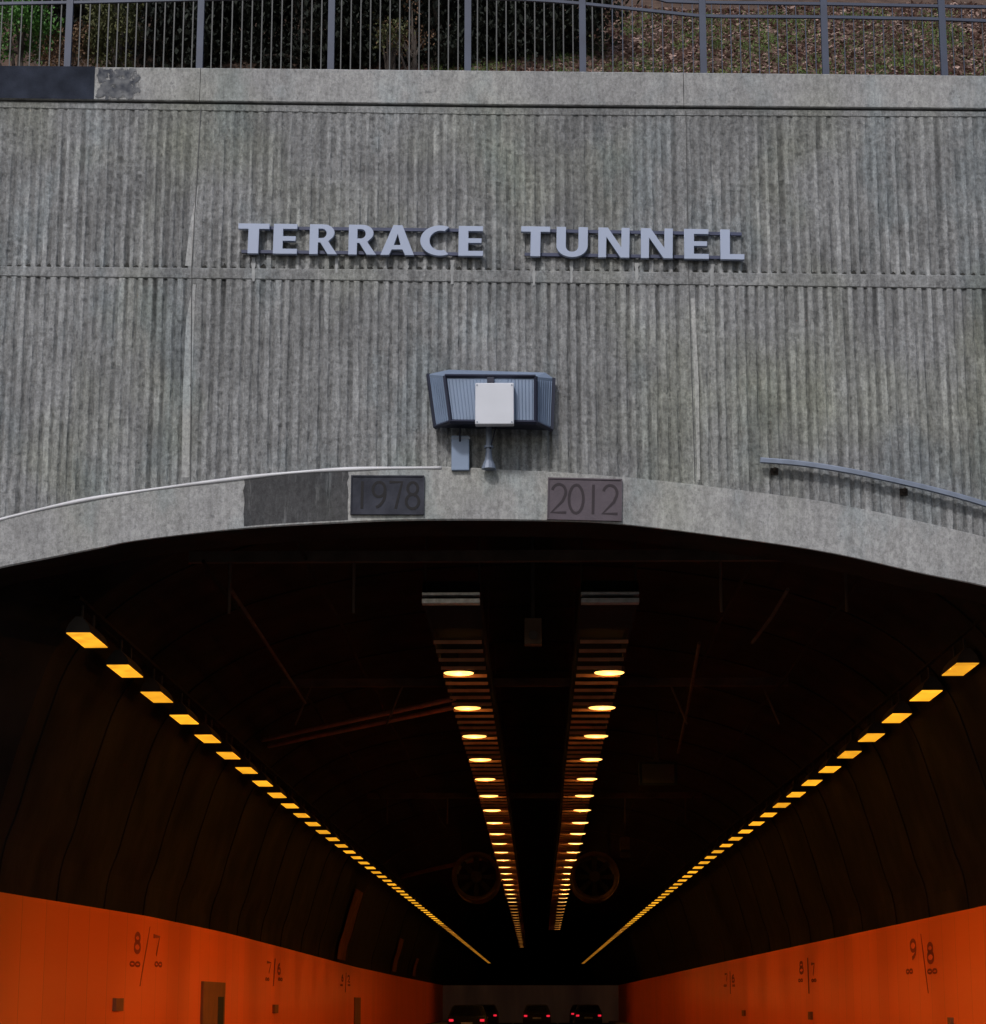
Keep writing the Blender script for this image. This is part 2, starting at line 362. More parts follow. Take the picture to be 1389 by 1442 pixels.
def band(zt, zb, y0, y1, name, mt, parent, x0=XL, x1=XR, n=240, bevel=0):
    m = MB(); fr = []; 
    xs = [x0+(x1-x0)*i/n for i in range(n+1)]
    wob = lambda x, s: .004*nz(x*9, s, 0)+.002*nz(x*40, s, 0)
    rows = [[(x, y1, zt(x)) for x in xs], [(x, y0+.012, zt(x)+wob(x, 1)) for x in xs], [(x, y0+wob(x, 2), zt(x)-.012+wob(x, 1)) for x in xs],
            [(x, y0+wob(x, 3), zb(x)+.012) for x in xs], [(x, y0+.012, zb(x)+wob(x, 4)) for x in xs], [(x, y1, zb(x)) for x in xs]]
    m.sheet(rows)
    m.add([r[0] for r in rows], [(0, 1, 2, 3, 4, 5)]); m.add([r[-1] for r in rows], [(0, 1, 2, 3, 4, 5)])
    return m.build(name, mt, parent, recalc=True)
band(lambda x: cop_bot(x)-.018, fl_top, -.004, .3, 'top_band', M['ribbed'], portal)
band(fl_bot, lo_top, -.012, .3, 'middle_band', M['ribbed'], portal)
m = MB(); m.box((XL, .05, cop_bot(0)-.12), (XR, .4, cop_bot(0)+.1)); m.build('coping_bed', M['dark_fill'], portal)
cops = []
cuts = [XL, P(283, 120).x-.004, P(963, 120).x-.004, XR]
for a, b in zip(cuts[:-1], cuts[1:]):
    cops.append(band(cop_top, cop_bot, -.045, .55, 'coping', M['smooth'], portal, a+.004, b-.004, 120))
a = [P(x, y, -.003) for x, y in ((277, 400), (275, 450), (271, 560), (267, 672))]
m = MB(); m.sheet([[(p.x-ww, -.003, p.z) for p, ww in zip(a, (.05, .12, .13, .10))], [(p.x-.012, -.003, p.z) for p in a]]); m.build('mortar_strip', M['mortar'], portal, recalc=False)
for j, pp in enumerate((((283, 150), (270, 375), (268, 690)), ((966, 156), (970, 380), (979, 678)))):
    m = MB(); q = [P(x, y, -.0135) for x, y in pp]
    m.sheet([[(p.x-.005, -.0135, p.z) for p in q], [(p.x+.005, -.0135, p.z) for p in q]])
    m.build('construction_joint', M['joint'], portal, recalc=False)
    m = MB(); sg = -1
    a = [P(x, y, -.003) for x, y in (((281, 260), (276, 320), (272, 374)) if j == 0 else ((972, 420), (977, 540), (981, 676)))]
    w = (.02, .085, .11) if j == 0 else (.06, .07, .05)
    m.sheet([[(p.x-(ww if j == 0 else -ww), -.003, p.z) for p, ww in zip(a, w)], [(p.x-(.012 if j == 0 else -.012), -.003, p.z) for p in a]])
    m.build('mortar_strip', M['mortar'], portal, recalc=False)
# the dark painted length of the coping, with its ragged peeled end
m = MB(); a = P(0, 95).x-3; b = P(135, 95).x; xs = [a+(b-a)*i/60 for i in range(61)]
m.sheet([[(x, -.04, cop_top(x)+.006) for x in xs], [(x, -.052, cop_top(x)+.004) for x in xs], [(x, -.052, cop_bot(x)+.006+.006*nz(x*12, 0, 0)) for x in xs]])
m.build('painted_section', M['dark_paint'], cops[0], recalc=True)
m = MB(); x0 = P(137, 95).x; x1 = P(200, 95).x; zc = (cop_top(x0)+cop_bot(x0))/2
nx, nz_ = 150, 100; hgt = cop_top(x0)-cop_bot(x0)
for i in range(nx):
    for j in range(nz_):
        u, v = (i+.5)/nx, (j+.5)/nz_
        e = min(u/.10, (1-u)/.28, v/.16, (1-v)/.10, 1)
        if nz(u*6, v*5, 4.0)*1.1 + nz(u*17, v*15, 2.0)*.6 + nz(u*60, v*50, 6.0)*.5 + e*1.25 - .62 > 0 + (.35 if (u < .45 and v > .35) else 0)*(.5+nz(u*9, v*9, 9)*2.5):
            xa, xb = x0+(x1-x0)*i/nx, x0+(x1-x0)*(i+1)/nx; za, zb_ = cop_bot(xa)+hgt*j/nz_, cop_bot(xa)+hgt*(j+1)/nz_
            m.add([(xa, -.052, za), (xb, -.052, za), (xb, -.052, zb_), (xa, -.052, zb_)], [(0, 1, 2, 3)])
m.build('peeling_paint', M['faded_paint'], cops[0], recalc=False)
# arch band with its soffit
m = MB(); PR = -.10
n = len(outw)
assert len(outw) == len(innw)
rows = [[], [], [], [], []]
for a, b in zip(outw, innw):
    d = (b-a).normalized()
    w = Vector((.004*nz(a.x*7, a.z*7, 1), 0, .004*nz(a.x*7, a.z*7, 3)))
    rows[0].append((a.x, .02, a.z)); rows[1].append((a.x+w.x, PR+.015, a.z+w.z))
    q = a + d*.015; rows[2].append((q.x, PR, q.z)); q = b - d*.02; rows[3].append((q.x, PR, q.z)); rows[4].append((b.x, PR+.02, b.z))
rows.append([(b.x, SLAB+.35, b.z) for b in innw])
m.sheet(rows[:5]); arch = m.build('arch_band', M['smooth'], portal, recalc=True)
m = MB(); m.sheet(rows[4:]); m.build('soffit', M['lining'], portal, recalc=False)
# body of the wall behind the ribbed skin
m = MB()
xs = sorted(set([XL, XR] + [p.x for p in outw]))
for a, b in zip(xs[:-1], xs[1:]):
    if b-a < 1e-4: continue
    xm = (a+b)/2
    za, zb_ = (arch_z(a+1e-5), arch_z(b-1e-5))
    zt_ = cop_bot(xm)+.02
    m.add([(a, SLAB+.3, za), (b, SLAB+.3, zb_), (b, SLAB+.3, zt_), (a, SLAB+.3, zt_)], [(0, 1, 2, 3)])
    m.add([(a, .11, za), (b, .11, zb_), (b, .11, zt_), (a, .11, zt_)], [(0, 1, 2, 3)])
m.add([(p.x, .02, p.z) for p in outw] + [(p.x, SLAB+.3, p.z) for p in outw], [(i, i+1, i+1+len(outw), i+len(outw)) for i in range(len(outw)-1)])
m.build('wall_core', M['smooth'], portal, recalc=False)
# dark repair patch left of the old year plaque
def on_arch(px, t, proud):                    # a point t of the way down the arch band at column px
    def y_at(L_):
        for i in range(len(L_)-1):
            if L_[i][0] <= px <= L_[i+1][0] and L_[i+1][0] > L_[i][0]:
                return L_[i][1]+(L_[i+1][1]-L_[i][1])*(px-L_[i][0])/(L_[i+1][0]-L_[i][0])
    a, b = y_at(OUT), y_at(INN); p = P(px, a+(b-a)*t); return Vector((p.x, PR-proud, p.z))
m = MB(); g = []
for j in range(9):
    t = .05+.90*j/8
    g.append([on_arch(345+(491-345)*i/24 + (3*nz(j*.7, 1, 0) if i in (0, 24) else 0), t, .003) for i in range(25)])
m.sheet(g); m.build('repair_patch', M['patch'], arch, recalc=False)['label'] = 'dark grey repair render on the pale arch'
for px in (1162, 438+469,):
    m = MB(); m.add([on_arch(px, .2, .002), on_arch(px+2, .2, .002), on_arch(px-2, .8, .002), on_arch(px-4, .8, .002)], [(0, 1, 2, 3)])
for px, y0, y1, w in ((357, 362, 396, 7), (474, 364, 384, 5), (637, 366, 400, 7), (752, 368, 402, 6), (805, 368, 398, 5), (897, 370, 396, 7), (1003, 372, 402, 10), (574, 365, 380, 4)):
    m = MB(); L_, R_ = [], []
    for k in range(9):
        t = k/8; yy = y0+(y1-y0)*t; ww = w*(1-.6*t)*(.6+.5*nz(px, k*1.7, 0))/2+.8
        a, b = P(px-ww+1.5*nz(px, k*.8, 5), yy, -.0145), P(px+ww+1.5*nz(px, k*.9, 9), yy, -.0145)
        L_.append(a); R_.append(b)
    m.sheet([L_, R_]); m.build('lime_streak', M['lime'], portal, recalc=False)
# ------------------------------------------------------------------ year plaques
def ribbon(m, pts, w, y, th, close=False):
    pts = [Vector((p[0], p[1])) for p in pts]; n = len(pts); L_, R_ = [], []
    for i in range(n):
        a = pts[i-1] if (i or close) else None; b = pts[(i+1) % n] if (i < n-1 or close) else None
        d = Vector((0, 0))
        if a is not None: d += (pts[i]-a).normalized()
        if b is not None: d += (b-pts[i]).normalized()
        d.normalize(); nn = Vector((-d.y, d.x))
        L_.append(pts[i]+nn*w/2); R_.append(pts[i]-nn*w/2)
    k = n if close else n-1
    for i in range(k):
        j = (i+1) % n
        q = [L_[i], L_[j], R_[j], R_[i]]
        m.add([(p.x, y, p.y) for p in q] + [(p.x, y+th, p.y) for p in q], [(0, 1, 2, 3), (0, 4, 5, 1), (1, 5, 6, 2), (2, 6, 7, 3), (3, 7, 4, 0)])
def arc(cx, cy, rx, ry, a0, a1, n=14): return [(cx+rx*math.cos(R(a0+(a1-a0)*i/n)), cy+ry*math.sin(R(a0+(a1-a0)*i/n))) for i in range(n+1)]
G = {  # digit strokes in a 0.6 x 1 cell
 '1': [[(.3, 0), (.3, 1)]],
 '2': [arc(.29, .72, .24, .27, 165, -20) + [(.42, .42), (.04, .03), (.56, .03)]],
 '0': [arc(.3, .5, .25, .48, 0, 360, 24)],
 '7': [[(.05, .97), (.53, .97), (.30, 0)]],
 '8': [arc(.3, .74, .19, .22, 0, 360, 18), arc(.3, .26, .24, .26, 0, 360, 18)],
 '9': [arc(.3, .70, .23, .27, 0, 360, 18), arc(.05, .55, .48, .53, 15, -72, 8)],
 '6': [arc(.3, .30, .23, .27, 0, 360, 18), arc(.55, .45, .48, .53, 195, 108, 8)],
}
def plaque(px0, py0, px1, py1, tilt, text, mt, md, label, gap=1.0):
    a, b = P(px0, py0), P(px1, py1); c = (a+b)/2; e = empty('year_plaque', (c.x, PR, c.z), label, 'plaque')
    w, h = (b.x-a.x)/2, (a.z-b.z)/2
    Rm = Matrix.Rotation(tilt, 4, 'Y')
    def loc(m_, name, mat_, parent=e):
        m_.v = [tuple(Rm @ Vector(v)) for v in m_.v]; return m_.build(name, mat_, parent, local=False, recalc=True)
    m = MB(); m.box((-w, -.03, -h), (w, .01, h)); back = loc(m, 'plate', mt)
    m = MB()
    for (x0, z0, x1, z1) in ((-w, h-.018, w, h), (-w, -h, w, -h+.018), (-w, -h+.018, -w+.018, h-.018), (w-.018, -h+.018, w, h-.018)): m.box((x0, -.042, z0), (x1, -.0301, z1))
    loc(m, 'rim', mt)
    ch = 2*h*.70; cw = (2*w-.08)/len(text)
    for i, t in enumerate(text):
        m = MB()
        for si, st in enumerate(G[t]):
            cl = len(st) > 6 and (Vector(st[0])-Vector(st[-1])).length < .02
            s2 = [(-w+.04+cw*(i+.5)+(x-.3)*ch*.95, -ch/2+z*ch) for x, z in st]
            if cl: s2 = s2[:-1]
            ribbon(m, s2, .036, -.0335-.0006*si, .0033, cl)
        loc(m, 'digit', md)
    return e
plaque(495.5, 673, 598, 727.5, R(.4), '1978', M['plaque_old'], M['digit'], 'dark charcoal plaque reading 1978 on the arch beside the grey patch')
plaque(771, 677, 876, 735.5, R(1.6), '2012', M['plaque_new'], M['digit2'], 'mauve grey plaque reading 2012 on the arch')
# ------------------------------------------------------------------ lettering
LET = {
 'T': (.66, [[(.0, 1), (.66, 1), (.66, .80), (.45, .80), (.45, 0), (.21, 0), (.21, .80), (0, .80)]]),
 'E': (.58, [[(0, 0), (.58, 0), (.58, .19), (.24, .19), (.24, .42), (.54, .42), (.54, .60), (.24, .60), (.24, .81), (.57, .81), (.57, 1), (0, 1)]]),
 'L': (.58, [[(0, 0), (.58, 0), (.58, .20), (.24, .20), (.24, 1), (0, 1)]]),
 'N': (.80, [[(0, 0), (.22, 0), (.22, .64), (.56, 0), (.80, 0), (.80, 1), (.58, 1), (.58, .38), (.25, 1), (0, 1)]]),
 'R': (.72, [[(0, 0), (.24, 0), (.24, .38), (.28, .38), (.47, 0), (.74, 0), (.50, .43)] + arc(.36, .71, .29, .29, -50, 90, 10) + [(0, 1)], [(.24, .55), (.24, .83), (.32, .83)] + arc(.32, .69, .11, .14, 85, -90, 8)]),
 'A': (.84, [[(0, 0), (.24, 0), (.31, .18), (.56, .18), (.63, 0), (.88, 0), (.56, 1), (.32, 1)], [(.36, .35), (.44, .66), (.51, .35)]]),
 'C': (.72, [arc(.50, .50, .50, .51, 62, 298, 22) + arc(.52, .50, .27, .31, 290, 70, 16)]),
 'U': (.74, [[(0, 1), (.24, 1), (.24, .42)] + arc(.38, .36, .14, .17, 180, 360, 10) + [(.52, .42), (.52, 1), (.76, 1), (.76, .38)] + arc(.38, .37, .38, .38, 0, -180, 16) + [(0, .40)]]),
}
def letter_mesh(ch, w, h, sl, depth):
    cu = bpy.data.curves.new('tmp', 'CURVE'); cu.dimensions = '2D'; cu.fill_mode = 'BOTH'; cu.extrude = depth/2; cu.bevel_depth = .004; cu.offset = -.009
    gw = LET[ch][0]
    for ring in LET[ch][1]:
        sp = cu.splines.new('POLY'); sp.points.add(len(ring)-1); sp.use_cyclic_u = True
        for i, (x, y) in enumerate(ring): sp.points[i].co = (x/gw*w if False else x/gw*w, y*h, 0, 1)
    o = bpy.data.objects.new('tmp', cu); S.collection.objects.link(o)
    me = bpy.data.meshes.new_from_object(o.evaluated_get(bpy.context.evaluated_depsgraph_get()))
    bpy.data.objects.remove(o); bpy.data.curves.remove(cu)
    me.transform(Matrix.Rotation(sl, 4, 'Y') @ Matrix.Rotation(R(90), 4, 'X'))
    return me
# each letter: left px, right px, top px, bottom px (measured)
WORDS = [('TERRACE', [(334, 379), (384, 419), (435, 475), (490, 530), (535, 582), (591, 632), (645, 681)], 317, 358, 362),
         ('TUNNEL', [(733, 775), (783, 827), (842, 887), (902, 948), (963, 999), (1014, 1049)], 320, 362, 367)]
SIGN_Y = -.085
for wi, (word, xs, yt, yb0, yb1) in enumerate(WORDS):
    o0 = P(xs[0][0], yb0, SIGN_Y)
    e = empty('wall_lettering', tuple(o0), 'pale blue raised capital letters reading %s on the upper ribbed wall' % word, 'sign', 'words of the tunnel name')
    sl0, sl1 = xs[0][0], xs[-1][1]
    ybl = lambda px: yb0 + (yb1-yb0)*(px-sl0)/(sl1-sl0)
    for ch, (a, b) in zip(word, xs):
        p = P(a, ybl(a), SIGN_Y); q = P(b, ybl(b), SIGN_Y); t = P(a, ybl(a)-43, SIGN_Y)
        me = letter_mesh(ch, (q-p).length, t.z-p.z, math.atan2(-(q.z-p.z), q.x-p.x), .06)
        me.materials.clear(); me.materials.append(M['letter'])
        o = bpy.data.objects.new('letter', me); S.collection.objects.link(o); o.parent = e; o.location = p-o0
        m = MB()                                # stand-offs back to the wall
    for fr in (.10, .88):
        p = P(sl0+6, ybl(sl0)-43*fr, SIGN_Y+.035); q = P(sl1-4, ybl(sl1)-43*fr, SIGN_Y+.035)
        m = MB(); d = q-p; a_ = math.atan2(-d.z, d.x)
        m.box((0, 0, -.022), (d.length, .03, .022), M=Matrix.Translation(p) @ Matrix.Rotation(a_, 4, 'Y'))
        rl = m.build('mounting_rail', M['rail_back'], e)
        for k in range(5):
            c = p + d*((k+.5)/5); m = MB(); m.box((c.x-.015, c.y+.031, c.z-.015), (c.x+.015, .03, c.z+.015)); m.build('standoff', M['rail_back'], rl)
# ------------------------------------------------------------------ grey-blue housing with white box on the arch
c0 = P(690, 660, -.30)
hs = empty('equipment_housing', tuple(c0), 'grey blue faceted equipment housing with a white box on its front, above the arch crown', 'equipment box')
YB, YF = -.08, -.50
bt = [P(603, 527, YB), P(780, 533, YB)]; ft = [P(626.5, 529.5, YF), P(754.7, 530.5, YF)]
bb = [P(613, 602, YB-.05), P(777, 606, YB-.05)]; fb = [P(635, 594, YF+.02), P(754.7, 595, YF+.02)]
tb = [P(632, 520.5, YB), P(768, 524.5, YB)]
m = MB()
V = [bt[0], tb[0], tb[1], bt[1], ft[0], ft[1], bb[0], bb[1], fb[0], fb[1]]
m.add(V, [(0, 4, 8, 6), (4, 5, 9, 8), (5, 3, 7, 9), (0, 1, 4), (1, 2, 5, 4), (2, 3, 5), (0, 6, 7, 3, 2, 1)])
shell = m.build('shell', M['housing'], hs, recalc=True)
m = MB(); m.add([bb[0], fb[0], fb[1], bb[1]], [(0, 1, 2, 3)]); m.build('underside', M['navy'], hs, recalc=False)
m = MB()
def bar(m, a, b, r=.022): m.tube([a, b], r, 4)
F_ = Vector((0, -.012, 0))
for a, b in ((ft[0], ft[1]), (ft[0], fb[0]), (ft[1], fb[1]), (fb[0], fb[1]), (bt[0], bb[0]), (bt[1], bb[1]), (bb[0], fb[0]), (bb[1], fb[1])): bar(m, a+F_, b+F_, .026 if a in (ft[0], ft[1]) else .03)
m.build('frame', M['navy'], hs)
m = MB()                                        # fine vertical louvres on the three faces
def louv(a, b, c, d, n):
    nn = (b-a).cross(d-a).normalized()
    if nn.y > 0: nn = -nn
    for i in range(1, n):
        t = i/n; p = a.lerp(b, t)+nn*.004; q = d.lerp(c, t)+nn*.004
        p, q = p.lerp(q, .06), q.lerp(p, .06)
        m.tube([p, q], .006, 4, cap=False)
louv(ft[0], ft[1], fb[1], fb[0], 26); louv(bt[0], ft[0], fb[0], bb[0], 8); louv(ft[1], bt[1], bb[1], fb[1], 8)
m.build('louvre', M['housing'], hs)
m = MB(); a, b = P(669.5, 539, -.64), P(724, 597, -.64)
m.box((a.x, -.64, b.z), (b.x, -.505, a.z)); m.build('front_box', M['white'], hs, bevel=.012)
m = MB(); c = P(691, 534, -.54); m.box((c.x-.045, -.55, c.z-.04), (c.x+.045, -.50, c.z+.03)); m.build('latch', M['navy'], hs)
m = MB(); t = P(688, 600, -.28); b = P(688.5, 662, -.10)
zt_, zb_ = t.z, b.z+.0; X = P(688.5, 640, -.2).x
h = zt_-zb_
m.tube([(X, -.20, zb_-.01), (X, -.20, zb_+.03), (X, -.20, zb_+.12), (X, -.20, zb_+.22), (X, -.20, zt_+.05)], [.095, .088, .05, .038, .038], 12)
m.tube([(X, -.20, zb_+.27), (X, -.20, zb_+.30)], .062, 12)
m.build('mounting_post', M['galv'], hs, smooth=False)
a = P(648, 616, -.14); b = P(646, 600, -.22)
m = MB(); m.tube([a+Vector((0, -.02, -.06)), a+Vector((0, -.06, .04)), b+Vector((.02, 0, .0)), b+Vector((.05, 0, .06))], .012, 6); m.build('cable', M['navy'], hs); m = MB(); m.tube([(X+.02, -.24, zb_+.25), (X+.09, -.27, zt_-.02), (X+.06, -.30, zt_+.05)], .010, 6); m.build('cable', M['navy'], hs)
for u, v in ((672, 542), (721, 542), (672, 594), (721, 594)):
    c = P(u, v, -.645); m = MB(); m.tube([(c.x, -.639, c.z), (c.x, -.648, c.z)], .010, 6); m.build('screw', M['galv'], hs)
# flat grey duct beside it
a, b = P(636, 613, -.16), P(661, 662, -.16)
dk = empty('cable_duct', ((a.x+b.x)/2, -.1, b.z), 'flat grey blue cable duct standing on the arch left of the housing post', 'cable duct')
m = MB(); m.box((a.x, -.16, b.z), (b.x, .0, a.z)); m.build('duct', M['housing'], dk, bevel=.01)
m = MB(); m.box((a.x-.008, -.168, a.z-.05), (b.x+.008, .0, a.z-.03)); m.build('cover_band', M['galv'], dk)
# pale trim pipe lying on the left half of the arch, stopped at the duct
tr = [p for p in catmull([(-60, 750), (0, 731.5), (104, 707), (200, 691), (345, 672.5), (430, 664), (520, 659.5), (622, 658.5)], 8)]
pts = [P(x, y, -.06) for x, y in tr]
m = MB(); m.tube([p+Vector((0, -.035, -.012)) for p in pts], [.025+.006*math.sin(k*.45) for k in range(len(pts))], 8)
o = m.build('trim_pipe', M['lit_trim'], None, smooth=True); tag(o, 'pale metal trim running along the top edge of the left half of the arch', 'trim')
# handrail on the right
pts = [P(x, y, -.13) for x, y in catmull([(1071, 648), (1130, 653), (1200, 664), (1275, 680), (1340, 696), (1400, 714), (1480, 742)], 6)]
hr = empty('wall_rail', tuple(pts[0]), 'blue grey curved steel rail bracketed to the ribbed wall above the right of the arch', 'rail')
m = MB()
m.sheet([[p+Vector((0, -.035, .030)) for p in pts], [p+Vector((0, -.04, .018)) for p in pts], [p+Vector((0, -.035, -.032)) for p in pts], [p+Vector((0, .035, -.032)) for p in pts], [p+Vector((0, .035, .030)) for p in pts], [p+Vector((0, -.035, .030)) for p in pts]])
m.build('rail', M['galv'], hr)
for px, py in ((1092, 651), (1275, 680), (1450, 731)):
    c = P(px, py+4, -.13); m = MB(); m.tube([(c.x, -.12, c.z-.03), (c.x, -.10, c.z-.055), (c.x, .03, c.z-.055)], .02, 6); m.box((c.x-.05, -.02, c.z-.10), (c.x+.05, .0, c.z-.01)); m.build('bracket', M['soot_metal'], hr)
# ------------------------------------------------------------------ fence on the coping
FY = .10
fe = empty('fence', (0, FY, cop_top(0)), 'blue grey steel picket fence standing on the concrete coping', 'fence')
low = line([(-100, 8), (0, 5), (99, 3.5), (283, -1), (465, -5), (659, -4), (760, 0), (821, 5), (991, 23), (1163, 24), (1330, 27), (1389, 29.5), (1500, 32)], FY)
upp = line([(-100, -50), (283, -58), (659, -60), (821, -40), (925, 1), (991, 3.5), (1163, 5.5), (1389, 10), (1500, 12)], FY)
posts = [-85, 97, 283, 466, 659, 821, 991, 1163, 1330, 1500]
for px in posts:
    c = P(px-2 if px < 300 else px, 95, FY); m = MB(); w = .045
    zt_ = max(upp(c.x), low(c.x))+.35
    m.box((c.x-w, FY-.035, cop_top(c.x)), (c.x+w, FY+.035, zt_)); m.box((c.x-w-.035, FY-.07, cop_top(c.x)), (c.x+w+.035, FY+.07, cop_top(c.x)+.015))
    m.build('post', M['fence'], fe)
for fn in (low, upp):
    m = MB(); xs = [P(x, 50, FY).x for x in range(-100, 1501, 40)]
    m.sheet([[(x, FY-.02, fn(x)+.02) for x in xs], [(x, FY-.02, fn(x)-.02) for x in xs], [(x, FY+.02, fn(x)-.02) for x in xs], [(x, FY+.02, fn(x)+.02) for x in xs], [(x, FY-.02, fn(x)+.02) for x in xs]])
    m.build('rail', M['fence'], fe)
cnt = 0; rest = MB()
for a, b in zip(posts[:-1], posts[1:]):
    n = round((b-a)/13.6)
    for k in range(1, n):
        px = a+(b-a)*k/n; c = P(px, 95, FY); m = MB()
        hw = .008 if px < 860 else .006
        if 3 < px < 1386 and cnt < 100:
            m.box((c.x-hw, FY-.006, cop_top(c.x)), (c.x+hw, FY+.006, upp(c.x))); cnt += 1
            m.build('picket', M['baluster'] if px < 860 else M['fence'], fe)
        else: rest.box((c.x-hw, FY-.006, cop_top(c.x)), (c.x+hw, FY+.006, upp(c.x)))
rest.build('picket', M['baluster'], fe)['kind'] = 'stuff'
# ------------------------------------------------------------------ hill, bank, plants
ZT = cop_top(0)-.05
def bank_z(x, y):
    s = max(0, y-1.2)
    return ZT-.02 + .80*min(s, 5.5) + .08*max(0, s-5.5) + (.12*nz(x*.5, y*.5, 0)+.05*nz(x*2, y*2, 3))*min(1, s*2)
m = MB(); xs = [-26+52*i/130 for i in range(131)]; ys = [.5, .9, 1.2]+[1.2+5.8*i/40 for i in range(1, 41)]+[8, 12, 20, 60, 340]
m.sheet([[(x, y, bank_z(x, y)) for x in xs] for y in ys]); bk = m.build('bank', M['bank'], None, smooth=True); tag(bk, kind='structure')
m = MB()
for i in range(26000):
    x = random.uniform(-2.5, 7.5); y = 1.15+4.9*random.random()**1.2; z = bank_z(x, y)
    q = Matrix.Rotation(random.uniform(0, 6.3), 3, 'Z') @ Matrix.Rotation(random.uniform(-.9, .9), 3, 'X') @ Matrix.Rotation(random.uniform(-.9, .9), 3, 'Y')
    l, w = random.uniform(.015, .09), random.uniform(.008, .035); c = Vector((x, y, z+.012))
    m.add([c+q@Vector(v) for v in ((-l, -w, 0), (l, -w*.6, .004), (l*.8, w, 0), (-l*.7, w, .006))], [(0, 1, 2, 3)])
o = m.build('bark_mulch', M['chip'], None, recalc=False); tag(o, 'brown bark chips scattered over the bank behind the fence', 'mulch', kind='stuff')
m = MB()
for i in range(330):
    cx = random.uniform(-1.5, 6.8); cy = 1.3+4.2*random.random(); sp_ = random.choice((.5, .8, 1.5))
    for k in range(random.randint(25, 110)):
        x, y = cx+random.gauss(0, .16*sp_), cy+random.gauss(0, .16*sp_); 
        if y < 1.25: continue
        c = Vector((x, y, bank_z(x, y)+random.uniform(0, .12)))
        q = Matrix.Rotation(random.uniform(0, 6.3), 3, 'Z') @ Matrix.Rotation(random.uniform(-.2, 1.3), 3, 'X'); l, w = random.uniform(.02, .06), random.uniform(.006, .016)
        m.add([c+q@Vector(v) for v in ((-w, 0, 0), (0, l*.4, 0), (w, 0, 0), (0, l, .01))], [(0, 1, 3), (1, 2, 3)])
o = m.build('weeds', M['weed'], None, recalc=False); tag(o, 'low green weeds growing through the bark on the bank', 'weeds', kind='stuff')
def shrub(name, px, py, Y, rx, ry, rz, nleaf, mt, size, label, cat, group=None, trunk=.05, clumps=26):
    c = P(px, py, Y); zb = bank_z(c.x, Y)
    e = empty(name, (c.x, Y, zb), label, cat, group)
    m = MB(); cl = []
    for i in range(clumps):
        while True:
            v = Vector([random.uniform(-1, 1) for _ in range(3)])
            if v.length < 1: break
        cl.append((Vector((c.x+v.x*rx, Y+v.y*ry, max(c.z+v.z*rz, zb+.1))), random.uniform(.25, .5)))
    for i in range(nleaf):
        cc, r = random.choice(cl)
        p = cc + Vector((random.gauss(0, r*rx*.55), random.gauss(0, r*ry*.55), random.gauss(0, r*rz*.5)))
        if p.z < bank_z(p.x, p.y): continue
        if p.y < .35: continue
        q = Matrix.Rotation(random.uniform(0, 6.3), 3, 'Z') @ Matrix.Rotation(random.uniform(-1.4, 1.4), 3, 'X'); l, w = size*random.uniform(.6, 1.3), size*random.uniform(.2, .4)
        m.add([p+q@Vector(v) for v in ((0, 0, 0), (w, l*.45, .1*l), (0, l, 0), (-w, l*.45, .1*l))], [(0, 1, 2, 3)])
    m.build('crown', mt, e, recalc=False)
    m = MB(); base = Vector((c.x, Y, zb-.1)); top = Vector((c.x+.1, Y+.05, c.z))
    m.tube([base, base.lerp(top, .5)+Vector((.05, 0, 0)), top], [trunk, trunk*.75, trunk*.35], 8)
    for cc, r in cl[:10]:
        s = base.lerp(top, random.uniform(.25, .9)); m.tube([s, s.lerp(cc, .5)+Vector((0, 0, .05)), cc], [trunk*.45, trunk*.3, trunk*.12], 5)
    m.build('trunk', M['bark'], e)
    return e
shrub('shrub', 22, 40, 1.3, .55, .4, .6, 3800, M['leaf_bright'], .06, 'bright green leafy shrub at the far left behind the fence', 'shrub')
shrub('shrub', 92, 75, 1.2, .42, .35, .42, 1500, M['twig'], .05, 'rust brown twiggy shrub low behind the second fence bay from the left', 'shrub')
shrub('shrub', 160, 45, 1.5, .36, .35, .75, 3600, M['leaf_olive'], .06, 'olive green upright shrub between the left posts of the fence', 'shrub')
darks = [(255, 20, 3.2), (350, 40, 3.6), (430, 20, 3.0), (520, 45, 3.4), (610, 20, 3.1), (700, 30, 3.5), (770, 20, 3.3), (60, -40, 3.6), (160, -40, 3.4)]
words = ['with the leftmost black gap', '', '']
for i, (px, py, Y) in enumerate(darks):
    shrub('dark_tree', px, py, Y, .95, .8, 1.1, 6500, M['leaf_dark'], .10, 'dense dark evergreen tree shading the bank behind the fence', 'tree', 'dark evergreens behind the fence', .09, 34)
shrub('shrub', 575, 40, 1.9, .4, .35, .45, 500, M['twig'], .05, 'sparse dry twiggy shrub in front of the dark evergreens', 'shrub', clumps=10)
shrub('shrub', 545, 60, 1.6, .3, .3, .35, 350, M['leaf_olive'], .06, 'thin olive sapling in front of the dark evergreens', 'shrub', clumps=8)
# evergreens that close the view over the bank top
for i, (px, Y) in enumerate(((880, 7.6), (1010, 8.3), (1130, 8.0), (1260, 8.6), (1390, 8.0))):
    shrub('hilltop_tree', px, -70, Y, 1.4, 1.0, 1.3, 5000, M['leaf_dark'], .14, 'dark tree at the top of the bark bank behind the fence', 'tree', 'trees along the top of the bank', .12, 30)
for i, (px, py, Y) in enumerate(((560, -150, 5.5), (300, -150, 5.5), (60, -150, 5.5))):
    shrub('dark_tree', px, py, Y, 2.2, 1.2, 1.8, 9000, M['leaf_dark'], .16, 'dense dark evergreen tree shading the bank behind the fence', 'tree', 'dark evergreens behind the fence', .14, 40)
